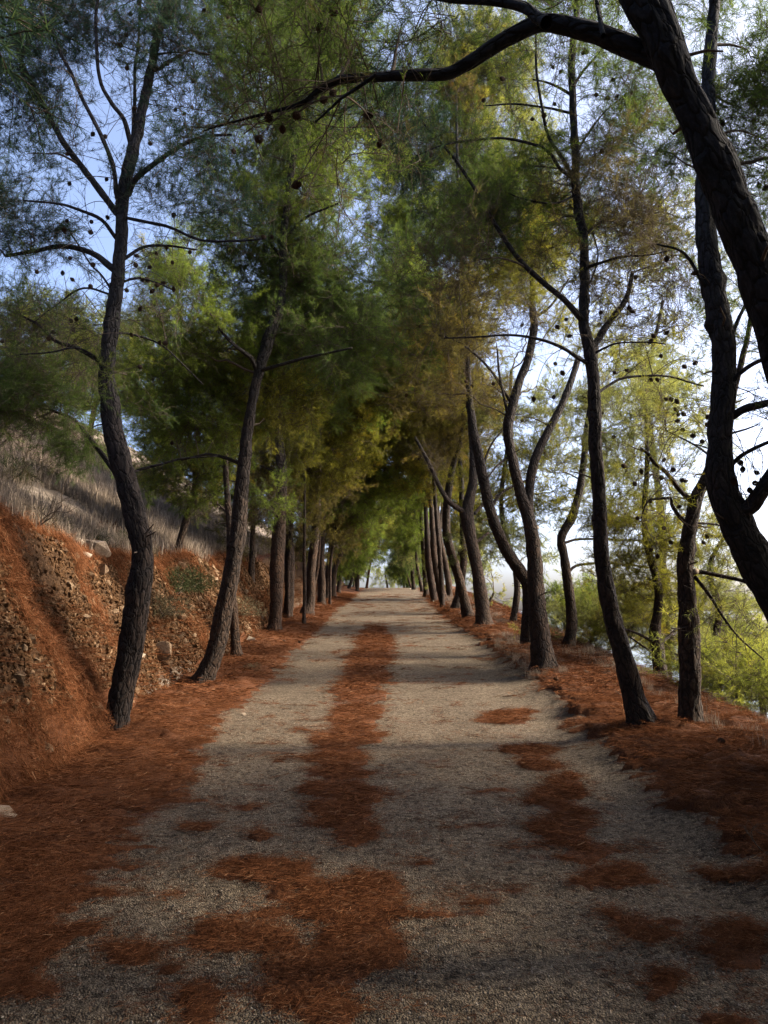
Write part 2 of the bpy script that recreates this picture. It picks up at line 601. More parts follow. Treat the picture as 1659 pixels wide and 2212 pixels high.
# ================================================================== THE GROUND
# distance of a ground point from the litter: patches of needles, measured on the ground
LEFT_EDGE = np.array([(1262, 800), (1290, 765), (1320, 722), (1360, 690), (1420, 622), (1480, 585), (1560, 478), (1620, 450), (1660, 470), (1720, 400), (1790, 300),
                      (1850, 262), (1930, 250), (1990, 160), (2060, 100), (2150, 40), (2212, -20), (2600, -300)], float)
RIGHT_EDGE = np.array([(1262, 905), (1310, 942), (1345, 985), (1400, 1078), (1460, 1158), (1500, 1225), (1550, 1262), (1590, 1280), (1650, 1392), (1710, 1445), (1770, 1560),
                       (1880, 1655), (1950, 1760), (2100, 1950), (2212, 2100), (2600, 2600)], float)
PATCH = [(810, 1395, 52, 45), (790, 1440, 62, 45), (775, 1490, 70, 45), (765, 1540, 80, 38), (750, 1600, 85, 28), (740, 1655, 90, 40), (742, 1745, 92, 55), (700, 1705, 60, 18),
         (770, 1800, 55, 25), (590, 1888, 120, 36), (640, 1930, 90, 40), (745, 1960, 105, 60), (782, 1915, 70, 38), (545, 2012, 105, 45), (760, 2035, 85, 55), (700, 2105, 95, 60),
         (725, 2185, 80, 55), (418, 2188, 42, 38), (640, 2165, 70, 22), (280, 2058, 52, 22), (430, 1788, 32, 13), (575, 1805, 26, 13), (395, 2085, 45, 12), (90, 2050, 95, 55), (60, 2140, 100, 35),
         (90, 1925, 170, 22), (1210, 1715, 62, 50), (1235, 1775, 72, 45), (1262, 1835, 60, 28), (1145, 1625, 62, 16), (1095, 1548, 60, 18), (1150, 1655, 52, 14), 
         (1345, 1888, 90, 26), (1362, 2022, 72, 24), (1325, 1995, 45, 20), (1600, 2062, 115, 40), (1590, 2012, 100, 22), (1432, 2135, 42, 26), (1560, 2205, 60, 28),
         (1580, 1885, 80, 16), (870, 1262, 10, 2), (840, 2400, 200, 60), (1500, 2450, 300, 90), (100, 2400, 300, 90)]

def litter_mask(x, y, lo=.46, hi=.68):
    """1 in thick litter, 0 on bare road; noise makes the edges ragged"""
    x = np.asarray(x, float); y = np.asarray(y, float)
    z = H(x, y)
    px, py = proj(x, y, z)
    le = np.interp(py, LEFT_EDGE[:, 0], LEFT_EDGE[:, 1])
    re = np.interp(py, RIGHT_EDGE[:, 0], RIGHT_EDGE[:, 1])
    sc = 1640 / np.maximum(y, 1.5)                      # pixels per metre
    dl = (le - px) / sc
    dr = (px - re) / sc
    m = np.maximum(sstep(-.30, .50, dl), sstep(-.55, .50, dr))
    e = np.zeros_like(m)
    wx = (fbm(x * 2.2, y * 2.2, seed=45, oct=4) - .5) * .50 * sc
    wy = (fbm(x * 2.2, y * 2.2, seed=46, oct=4) - .5) * .6 * sc * (1.6 / np.maximum(y, 1.5)) * 1.2
    qx, qy = px + wx, py + wy
    for cx, cy_, rx, ry in PATCH:
        k_ = .70 if 700 < cx < 860 and cy_ < 1700 else .88
        q = ((qx - cx) / (rx * k_)) ** 2 + ((qy - cy_) / (ry * .92)) ** 2
        e = np.maximum(e, 1 - sstep(.2, 1.9, q))
    m = np.maximum(m, e)
    n = fbm(x * 3.4, y * 5.5, seed=41, oct=5) - .5
    st = fbm(x * 1.6, y * 11, seed=42, oct=4) - .5
    m = m + n * 1.2 + st * 1.5
    far = sstep(6, 30, y)
    m = m + far * .10
    return sstep(lo, hi, m)

# non-uniform rows: fine near the camera
def rows(y0, y1, s0, k):
    ys = [y0]
    while ys[-1] < y1:
        ys.append(ys[-1] + max(s0, k * abs(ys[-1])))
    return np.array(ys)

def bank_surface(x, y, z=None):
    """relief of the cut face, pushed out and in along the slope"""
    if z is None:
        z = H(x, y)
    t = x_bank(y) - x
    on = sstep(0, .15, t) * (1 - sstep(1.25, 1.6, t))
    rel = fbm(x * 5, y * 5, z * 3, oct=4, seed=61) - .5
    hol = fbm(y * .9, z * 1.1, seed=67, oct=3) - .5
    return x + on * (.30 * (fbm(y * 1.4, z * 1.6, seed=62) - .5) + .24 * rel + .30 * hol), y, z + on * .18 * rel

# earth terrain under everything (one sheet)
def build_terrain():
    ys = np.concatenate([np.linspace(-60, -6, 28), rows(-5, 90, .12, .009), np.geomspace(92, 3500, 46)])
    xs = np.concatenate([-np.geomspace(2200, 32, 26), np.linspace(-30, -8.2, 80), np.arange(-8, -3.0, .045), np.arange(-3.0, 6.0, .12), np.linspace(6.1, 30, 110), np.geomspace(31, 3000, 36)])
    X, Y = np.meshgrid(xs, ys)
    Z = H(X, Y)
    inroad = (1 - sstep(2.75, 2.95, np.abs(X - .009 * Y)))
    Z = Z - .07 * inroad
    # erosion relief on the bank face
    t = x_bank(Y) - X
    onface = sstep(0, .15, t) * (1 - sstep(1.25, 1.6, t))
    X2, _, Z = bank_surface(X, Y, Z)
    Z = np.maximum(Z, -150)
    V = np.stack([X2, Y, Z], -1).reshape(-1, 3)
    F = grid_faces(len(ys), len(xs))
    # masks for the material: needle cover, bank
    lit = sstep(-.2, .3, -t) * (X < 12) + 0
    topm = sstep(1.2, 1.5, t) * (1 - sstep(2.4, 4.2, t + 1.2 * (fbm(X, Y, seed=64) - .5)))
    drip = sstep(.60, .70, fbm(Y * 1.3 + X * .4, Z * .55, seed=63)) * sstep(0, .2, t) * (1 - sstep(1.5, 2.2, t))
    foot = sstep(-.1, .1, t) * (1 - sstep(.10, .55, t + .9 * (fbm(Y * .9, 4.4, seed=66) - .5))) * (1 - sstep(9, 12, Y))
    rust = np.clip(lit + topm + drip * .55 + foot, 0, 1)
    rust = rust * (1 - sstep(5.5, 9, X + 2 * (fbm(X * .5, Y * .5, seed=65) - .5)))
    me = mesh_np("terrain", V, F, True, attrs={"rust": ("FLOAT", "POINT", rust.ravel()), "face": ("FLOAT", "POINT", onface.ravel())})
    m, nt, out = mat("earth")
    tc = N(nt, "ShaderNodeTexCoord"); v = tc.outputs["Object"]
    a1 = N(nt, "ShaderNodeAttribute", attribute_name="rust"); a2 = N(nt, "ShaderNodeAttribute", attribute_name="face")
    n1 = noise_node(nt, v, 2.2, 6, .65); n2 = noise_node(nt, v, 28, 5, .6)
    dry = ramp(nt, n1, [(.3, (.085, .068, .052)), (.55, (.165, .135, .108)), (.75, (.24, .205, .17))])
    earth = ramp(nt, n2, [(.3, (.020, .011, .006)), (.55, (.060, .033, .017)), (.75, (.12, .074, .042))])
    ndl = ramp(nt, n2, [(.3, (.022, .008, .003)), (.55, (.056, .021, .009)), (.75, (.10, .042, .018))])
    c = mixc(nt, a2.outputs["Fac"], dry, earth)
    rr = N(nt, "ShaderNodeMath", operation='MULTIPLY_ADD', use_clamp=True)
    nt.links.new(n2, rr.inputs[0]); rr.inputs[1].default_value = .9
    off = N(nt, "ShaderNodeMath", operation='MULTIPLY_ADD'); nt.links.new(a1.outputs["Fac"], off.inputs[0]); off.inputs[1].default_value = 2.2; off.inputs[2].default_value = -1.2
    nt.links.new(off.outputs[0], rr.inputs[2])
    c = mixc(nt, rr.outputs[0], c, ndl)
    b = N(nt, "ShaderNodeBsdfPrincipled", ins={"Roughness": .95, "Specular IOR Level": .1})
    nt.links.new(c, b.inputs["Base Color"])
    n3 = noise_node(nt, v, 14, 8, .7)
    bp = N(nt, "ShaderNodeBump", ins={"Strength": 1.0, "Distance": .07}); nt.links.new(n3, bp.inputs["Height"]); nt.links.new(bp.outputs[0], b.inputs["Normal"])
    nt.links.new(b.outputs[0], out.inputs[0])
    me.materials.append(m)
    return obj("ground", me, kind="structure", label="red earth and dry hillside ground rising in a cut bank beside the track")
ground = build_terrain()

def road_z(X, Y):
    n = fbm(X * 9, Y * 9, oct=4, seed=71) - .5
    n2 = vnoise(X * 36, Y * 36, seed=75) - .5
    n3 = fbm(X * 1.1, Y * 1.1, oct=3, seed=73) - .5
    near = 1 - sstep(5, 16, Y)
    return H(X, Y) + .020 * (n3) + near * (.050 * n + .016 * n2)

def build_road():
    ys = rows(1.6, 95, .026, .0062)
    ys = np.concatenate([np.linspace(-12, 1.3, 26), ys])
    xs = np.linspace(-3.0, 3.0, 205)
    X, Y = np.meshgrid(xs, ys)
    X = X + .009 * Y
    Z = road_z(X, Y)
    ed = np.minimum(X - (-3.0 + .009 * Y), (3.0 + .009 * Y) - X)
    Z = Z - .10 * (1 - sstep(0, .2, ed))
    soft = litter_mask(X, Y, -.12, .80)
    me = mesh_np("road", np.stack([X, Y, Z], -1), grid_faces(len(ys), len(xs)), True, attrs={"dusting": ("FLOAT", "POINT", soft.ravel())})
    m, nt, out = mat("worn_gravel_concrete")
    tc = N(nt, "ShaderNodeTexCoord"); v = tc.outputs["Object"]
    n1 = noise_node(nt, v, 1.3, 5, .6); n2 = noise_node(nt, v, 60, 4, .7); n4 = noise_node(nt, mapping(nt, v, (1, 2.8, 1)), 9, 6, .65)
    base = ramp(nt, n2, [(.32, (.050, .038, .027)), (.5, (.165, .132, .095)), (.68, (.33, .275, .205))])
    tone = ramp(nt, n1, [(.3, (.72, .69, .64)), (.7, (1.12, 1.1, 1.06))])
    c = mixc(nt, 1.0, base, tone, 'MULTIPLY')
    st = ramp(nt, n4, [(.38, (.34, .30, .27)), (.52, (1, 1, 1))])
    c = mixc(nt, .8, c, st, 'MULTIPLY')
    vo = N(nt, "ShaderNodeTexVoronoi", ins={"Scale": 85.0}); nt.links.new(v, vo.inputs["Vector"])
    pc = ramp(nt, vo.outputs["Distance"], [(.12, (1.25, 1.22, 1.18)), (.5, (.82, .80, .78))])
    c = mixc(nt, .8, c, pc, 'MULTIPLY')
    pit = ramp(nt, noise_node(nt, v, 22, 3, .6), [(.38, (.30, .27, .24)), (.49, (1, 1, 1))])  # shade of small pits put into the colour as dark blotches
    c = mixc(nt, .85, c, pit, 'MULTIPLY')
    du = N(nt, "ShaderNodeAttribute", attribute_name="dusting")
    thr = N(nt, "ShaderNodeMath", operation='MULTIPLY_ADD', use_clamp=True); nt.links.new(du.outputs["Fac"], thr.inputs[0]); thr.inputs[1].default_value = 2.6
    nb = N(nt, "ShaderNodeMath", operation='MULTIPLY'); nt.links.new(noise_node(nt, mapping(nt, v, (1, 3.5, 1)), 34, 4, .75), nb.inputs[0]); nb.inputs[1].default_value = -3.0
    nt.links.new(nb.outputs[0], thr.inputs[2])
    c = mixc(nt, thr.outputs[0], c, (.085, .028, .011))
    b = N(nt, "ShaderNodeBsdfPrincipled", ins={"Roughness": .9, "Specular IOR Level": .2})
    nt.links.new(c, b.inputs["Base Color"])
    sm = N(nt, "ShaderNodeMath", operation='MULTIPLY_ADD'); nt.links.new(vo.outputs["Distance"], sm.inputs[0]); sm.inputs[1].default_value = -.8
    nt.links.new(n4, sm.inputs[2])
    bp = N(nt, "ShaderNodeBump", ins={"Strength": 1.0, "Distance": .035}); nt.links.new(sm.outputs[0], bp.inputs["Height"]); nt.links.new(bp.outputs[0], b.inputs["Normal"])
    nt.links.new(b.outputs[0], out.inputs[0])
    me.materials.append(m)
    return obj("road", me, kind="structure", label="worn gravel concrete track running uphill between two rows of pines")
road = build_road()

def litter_lift(X, Y):
    X = np.asarray(X, float)
    M = litter_mask(X, Y)
    onroad = (np.abs(X - .009 * Y) < 2.4)
    mound = sstep(2.1, 2.9, np.abs(X)) * np.maximum(0, fbm(X * 1.9, Y * 1.9, seed=82, oct=3) - .42) * .30
    thick = np.where(onroad, .016, .028) + mound
    fl = fbm(X * 14, Y * 14, seed=81, oct=3) - .5
    return M * (thick + .022 * fl) + np.where(onroad, .020 * (fbm(X * 1.1, Y * 1.1, oct=3, seed=73) - .5), 0)

def build_litter():
    ys = np.concatenate([rows(1.6, 85, .03, .0065)])
    xs = np.concatenate([np.arange(-3.9, 3.4, .032), np.arange(3.4, 6.2, .06)])
    X, Y = np.meshgrid(xs, ys)
    X = X + .009 * Y * (1 - sstep(2.5, 4, np.abs(X)))
    M = litter_mask(X, Y)
    onroad = (np.abs(X - .009 * Y) < 2.4)
    Z = H(X, Y) + litter_lift(X, Y) - (1 - M) * .035
    t = x_bank(Y) - X
    Z = Z - .25 * sstep(.05, .45, t)
    Z = Z - .15 * sstep(5.6, 6.1, X)
    me = mesh_np("litter", np.stack([X, Y, Z], -1), grid_faces(len(ys), len(xs)), True)
    m, nt, out = mat("needle_mat")
    tc = N(nt, "ShaderNodeTexCoord"); v = tc.outputs["Object"]
    wv = N(nt, "ShaderNodeTexNoise", ins={"Scale": 3.0, "Detail": 2.0}); nt.links.new(v, wv.inputs["Vector"])
    ad = N(nt, "ShaderNodeVectorMath", operation='MULTIPLY_ADD'); nt.links.new(wv.outputs["Color"], ad.inputs[0]); ad.inputs[1].default_value = (.5, .5, .5); nt.links.new(v, ad.inputs[2])
    f1 = noise_node(nt, mapping(nt, ad.outputs[0], (25, 140, 40)), 1, 4, .7)
    f2 = noise_node(nt, mapping(nt, ad.outputs[0], (130, 30, 40)), 1, 4, .7)
    s = N(nt, "ShaderNodeMath", operation='ADD'); nt.links.new(f1, s.inputs[0]); nt.links.new(f2, s.inputs[1])
    h = N(nt, "ShaderNodeMath", operation='MULTIPLY'); nt.links.new(s.outputs[0], h.inputs[0]); h.inputs[1].default_value = .5
    c = ramp(nt, h.outputs[0], [(.32, (.016, .006, .003)), (.5, (.074, .028, .012)), (.66, (.150, .066, .030))])
    big = noise_node(nt, v, 1.1, 4)
    c = mixc(nt, 1.0, c, ramp(nt, big, [(.3, (.7, .68, .66)), (.7, (1.2, 1.25, 1.3))]), 'MULTIPLY')
    b = N(nt, "ShaderNodeBsdfPrincipled", ins={"Roughness": .95, "Specular IOR Level": .1}); nt.links.new(c, b.inputs["Base Color"])
    bp = N(nt, "ShaderNodeBump", ins={"Strength": 1.0, "Distance": .02}); nt.links.new(h.outputs[0], bp.inputs["Height"]); nt.links.new(bp.outputs[0], b.inputs["Normal"])
    nt.links.new(b.outputs[0], out.inputs[0])
    me.materials.append(m)
    o = obj("needle_litter", me, kind="stuff", label="thick mat of rust red fallen pine needles over both verges and in patches on the track")
    return o
litter = build_litter()

def litter_surface(x, y):
    return H(x, y) + .03 + .03 * (np.abs(x) > 2.2)

# loose needles lying on the mat (scattered clumps)
def clump_template(name, seed, n, rad, L, w):
    rg = np.random.default_rng(seed)
    V, F = [], []
    for i in range(n):
        a = rg.uniform(0, 2 * math.pi)
        c = np.array([rg.normal(0, rad), rg.normal(0, rad), abs(rg.normal(0, .005)) + .001])
        d = np.array([math.cos(a), math.sin(a), rg.normal(0, .09)])
        side = np.array([-d[1], d[0], 0]) * w / 2 + np.array([0, 0, w * .3])
        le = L * rg.uniform(.6, 1.2)
        bend = np.array([-d[1], d[0], 0]) * rg.normal(0, .16) * le
        p = [c - d * le / 2, c + bend, c + d * le / 2]
        o = len(V)
        V += [p[0] - side * .6, p[0] + side * .6, p[1] + side, p[1] - side, p[2]]
        F.append((o, o + 1, o + 2, o + 3)); F.append((o + 3, o + 2, o + 4, o + 4))
    V = np.array(V)
    F4 = np.array([f for f in F if f[2] != f[3]]); F3 = np.array([f[:3] for f in F if f[2] == f[3]])
    return template(name, V, [F4, F3], LITTER_NEEDLE)
CL_NEAR = [clump_template("clump", 100 + i, 70, .060, .060, .0018) for i in range(5)]
CL_FAR = [clump_template("clump_far", 120 + i, 50, .14, .10, .005) for i in range(4)]

def flat_rot(n, tilt=.12):
    return np.stack([RNG.normal(0, tilt, n), RNG.normal(0, tilt, n), RNG.uniform(0, 6.283, n)], -1)

def scatter_needles(y0, y1, dens, tmpl, scale, thr=.35, xr=(-4.5, 6.0)):
    area = (xr[1] - xr[0]) * (y1 - y0)
    n = int(area * dens)
    x = RNG.uniform(*xr, n); y = RNG.uniform(y0, y1, n)
    px, py = proj(x, y, H(x, y))
    k = (px > -150) & (px < 1810) & (py < 2330)
    x, y = x[k], y[k]
    m = litter_mask(x, y, .40, .80)
    thin = litter_mask(x, y, -.05, .75)
    k = (m > RNG.uniform(.05, 1.0, len(m)) ** .8) | ((thin > .12) & (thin * .16 > RNG.random(len(m))))
    x, y = x[k], y[k]
    z = H(x, y) + .004 + litter_lift(x, y)
    return np.stack([x, y, z], -1), np.full(len(x), scale) * RNG.uniform(.7, 1.3, len(x))
a = [scatter_needles(1.9, 6, 420, None, 1.0, .3), scatter_needles(6, 13, 170, None, 1.3, .35)]
pts = np.vstack([q[0] for q in a]); sc_ = np.concatenate([q[1] for q in a])
scatter_obj("fallen_needles", pts, flat_rot(len(pts)), sc_, CL_NEAR, kind="stuff", label="loose rust coloured pine needles lying on the near litter")
p2, s2 = scatter_needles(13, 50, 60, None, 1.0, .4)
scatter_obj("fallen_needles", p2, flat_rot(len(p2)), s2, CL_FAR, kind="stuff", label="loose rust coloured pine needles lying on the far litter")
# sparse single needles strewn over the bare track
n = 5200
x = RNG.uniform(-2.3, 2.3, n); y = RNG.uniform(1.9, 12, n) ** 1.0
scatter_obj("strewn_needles", np.stack([x, y, H(x, y) + .008], -1), flat_rot(n), RNG.uniform(.5, 1.0, n),
            [clump_template("strewn", 140 + i, 4, .10, .08, .0022) for i in range(4)], kind="stuff", label="single brown needles strewn over the bare gravel")
# gravel
def stone_tmpl(name, seed, m, flat=.6, big=False):
    rg = np.random.default_rng(seed)
    me = bpy.data.meshes.new(name)
    bm = bmesh.new()
    pts_ = unit(rg.normal(0, 1, (13 if not big else 22, 3))) * rg.uniform(.75, 1.1, (13 if not big else 22, 1)) * np.array([1, rg.uniform(.6, .9), flat])
    for p in pts_:
        bm.verts.new(p)
    r = bmesh.ops.convex_hull(bm, input=bm.verts)
    bmesh.ops.delete(bm, geom=[e for e in r["geom_interior"] if isinstance(e, bmesh.types.BMVert)], context='VERTS')
    bm.to_mesh(me); bm.free()
    me.materials.append(m)
    return me
GRAV = [bpy.data.objects.new("pebble", stone_tmpl("pebble", 200 + i, PEBBLE)) for i in range(5)]
n = 26000
x = RNG.uniform(-2.7, 2.8, n); y = 1.9 + 11.5 * RNG.random(n) ** 1.5
k = litter_mask(x, y) < .5
x, y = x[k], y[k]
s = .003 + .009 * RNG.random(len(x)) ** 3.2
z = H(x, y) + .020 * (fbm(x * 1.1, y * 1.1, oct=3, seed=73) - .5) + (1 - sstep(5, 16, y)) * .05 * (fbm(x * 9, y * 9, oct=4, seed=71) - .5)
scatter_obj("gravel", np.stack([x, y, z + s * .25], -1), RNG.uniform(0, 6.28, (len(x), 3)), s, GRAV, kind="stuff", label="loose gravel on the worn surface of the track")

# ------------------------------------------------------------------ bank stones
STONE_ME = [stone_tmpl("stone", 300 + i, None, flat=.55 + .1 * (i % 3)) for i in range(9)]
def stone_material(name, stops):
    m, nt, b = plain(name, stops, 7, .9, .03, 18)
    oi = N(nt, "ShaderNodeObjectInfo")
    src = b.inputs["Base Color"].links[0].from_socket
    v = ramp(nt, oi.outputs["Random"], [(0, (.55, .42, .32)), (.5, (.9, .8, .7)), (1, (1.15, 1.1, 1.05))])
    nt.links.new(mixc(nt, 1.0, src, v, 'MULTIPLY'), b.inputs["Base Color"])
    return m
STONE = stone_material("limestone", [(.3, (.10, .064, .038)), (.55, (.20, .145, .095)), (.75, (.34, .27, .20))])
for me in STONE_ME:
    me.materials.clear(); me.materials.append(STONE)

def bank_point(y, f):
    """point on the cut face: f 0 foot, 1 top"""
    x = x_bank(y) - f * 1.35
    return np.stack(np.broadcast_arrays(*bank_surface(x, y)), -1)

BANKN = unit(np.array([.80, 0, .52]))
def stony(y, f, z):
    return fbm(y * .55 + 3, f * 1.6, seed=91) + .15 * (1 - f)
# large ones, each an object
cnt = 0
tries = 0
ys_ = []
while cnt < 300 and tries < 6000:
    tries += 1
    y = 5.2 + 20 * RNG.random() ** 1.35
    f = RNG.uniform(.05, .97)
    p = bank_point(np.array(y), np.array(f))
    if stony(y, f, p[2]) < .38:
        continue
    px, py = proj(p[0], p[1], p[2])
    if px < -40:
        continue
    s = (.035 + .085 * RNG.random() ** 2.2) * (1 + .035 * (y - 6))
    me = STONE_ME[RNG.integers(0, 9)]
    o = obj("stone", me, ground, tuple(p + BANKN * s * .12))
    o.rotation_euler = (RNG.uniform(0, 6.28), RNG.uniform(-.6, .6), RNG.uniform(0, 6.28))
    o.scale = (s, s, s * RNG.uniform(.7, 1.1))
    cnt += 1
# rubble too small to pick out singly
n = 95000
y = 4.5 + 28 * RNG.random(n) ** 1.25; f = RNG.uniform(0, 1.0, n)
p = bank_point(y, f)
k = stony(y, f, p[:, 2]) > RNG.uniform(.22, .44, n)
p = p[k]
s = (.009 + .040 * RNG.random(len(p)) ** 3.0) * (1 + .03 * (p[:, 1] - 5))
RUB = [bpy.data.objects.new("rubble", stone_tmpl("rubble", 400 + i, RUBBLE)) for i in range(6)]
o = scatter_obj("rubble", p + BANKN * (s * .2)[:, None], RNG.uniform(0, 6.28, (len(p), 3)), s, RUB, parent=ground, kind="stuff")
# needles caught on the bank and its rim
n = 24000
y = 4.2 + 24 * RNG.random(n) ** 1.5; f = RNG.uniform(-.05, 1.35, n)
p = bank_point(y, f)
drip = fbm(y * 1.3 + p[:, 0] * .4, p[:, 2] * .55, seed=63) + .25 * sstep(.8, 1.05, f)
p = p[(drip > .66) | ((f < .34 - .67 * (fbm(y * .9, 4.4, seed=66) - .5)) & (y < 10.5)) | (f > 1.12)]
rot = np.stack([RNG.normal(0, .2, len(p)), RNG.normal(.95, .15, len(p)) , RNG.normal(0, .25, len(p))], -1)
scatter_obj("bank_needles", p + BANKN * .02, rot, RNG.uniform(1.2, 2.2, len(p)), CL_NEAR, kind="stuff", label="rust needles caught on the face and rim of the cut bank")

# boulders: loose rocks as things
def boulder(px, py, s, label, seed, flat=.75, Y=None, mtl=None):
    me = stone_tmpl("boulder", seed, mtl or BOULDER, flat, True)
    gp = ground_at(px, py) if Y is None else np.array([*P(px, py, Y)[:2], float(H(P(px, py, Y)[0], Y))])
    o = obj("boulder", me, None, (gp[0], gp[1], gp[2] + s * flat * .35), label=label, category="rock")
    o.scale = (s, s, s)
    o.rotation_euler = (random.uniform(-.2, .2), random.uniform(-.2, .2), random.uniform(0, 6))
    return o
BOULDER = stone_material("pale_rock", [(.3, (.17, .14, .11)), (.55, (.32, .28, .23)), (.75, (.45, .41, .36))])
boulder(205, 1128, .34, "large grey rounded boulder at the top of the bank, left of the nearest left pine", 501, .8, Y=14.5)
boulder(222, 1150, .17, "small rounded rock under the large grey boulder on the bank top", 502, .8, Y=13.8)
boulder(160, 1140, .20, "upright angular rock left of the large boulder on the bank top", 503, 1.1, Y=13.8)
boulder(185, 1156, .13, "pale chip of rock at the rim below the large boulder", 504, .7, Y=13.3)
boulder(50, 1105, .10, "small pointed rock sticking up at the far left of the bank rim", 505, 1.2, Y=11.5)
boulder(18, 1468, .24, "pale flat rock at the left edge of the photo, low in the bank", 506, .6, Y=6.6)
boulder(345, 1415, .30, "pale angular block at the foot of the bank between the two nearest left pines", 507, .7)
boulder(300, 1425, .16, "small brown block at the bank foot beside the pale angular block", 508, .7)
boulder(543, 1392, .20, "round mossy brown rock on the needles beside the thin slanting left trunk", 509, .9)
boulder(1110, 1372, .12, "small cream rock lying on the right verge between the pines", 510, .6)
boulder(525, 1545, .05, "tiny dark stone lying in the litter near the left edge of the track", 511, .6)

# ------------------------------------------------------------------ sea and far mountain
HAZE_SEA, nt_, b_ = plain("haze_sea_water", [(0, (.03, .06, .08)), (1, (.05, .09, .11))], .01, .12)  # water added to mirror the bright low sky in place of haze
b_.inputs["Specular IOR Level"].default_value = .5
me = mesh_np("haze_sea", [(-40000, 500, -149), (40000, 500, -149), (40000, 50000, -149), (-40000, 50000, -149)], np.array([[0, 1, 2, 3]]), mats=[HAZE_SEA])
obj("haze_sea", me, kind="structure", label="glossy water added far below the right slope, mirroring low sky in place of haze")
ROCKM, _, _ = plain("hazy_far_mountain", [(.3, (.20, .17, .17)), (.6, (.30, .26, .26)), (.8, (.36, .33, .33))], .004, 1.0, 20, .01)  # pale mauve haze of distance put into the base colour
def mountain():
    u = np.linspace(0, 1, 120); v = np.linspace(0, 1, 40)
    U, Vv = np.meshgrid(u, v)
    X = 1250 + 4200 * U; Y = 2900 + 1500 * Vv
    ridge = (70 + 330 * U + 60 * (fbm(U * 9, 0, seed=701) - .5)) * sstep(-.02, .12, U)
    Z = -150 + ridge * np.sin(np.pi * np.clip(Vv * .9 + .02, 0, 1)) ** .8 * (.82 + .36 * fbm(U * 26, Vv * 9, seed=702))
    me = mesh_np("mountain", np.stack([X, Y, Z], -1), grid_faces(40, 120), True, mats=[ROCKM])
    obj("mountain", me, kind="structure", label="bare mountain across the water at the far right, mauve haze in its colour")
mountain()

# ================================================================== THE PINES
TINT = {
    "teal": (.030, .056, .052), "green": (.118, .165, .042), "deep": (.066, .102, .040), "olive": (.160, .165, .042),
    "brown": (.112, .100, .044), "bright": (.180, .205, .066), "pale": (.168, .188, .092), "rustg": (.112, .092, .042),  # bright: sunlit look and far glare put into the needle colour
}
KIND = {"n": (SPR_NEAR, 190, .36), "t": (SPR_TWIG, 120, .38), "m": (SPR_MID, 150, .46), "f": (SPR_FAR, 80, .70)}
TREES = []
LG, RG_ = "pines along the left side of the track", "pines along the right side of the track"
SG, HG = "pines on the slope beyond the right row", "pines up on the left hillside"

def spray_rot(d, n):
    yaw = np.arctan2(d[:, 1], d[:, 0])
    pit = -np.arcsin(np.clip(d[:, 2], -1, 1))
    return np.stack([RNG.uniform(0, 6.283, n), pit, yaw], -1)

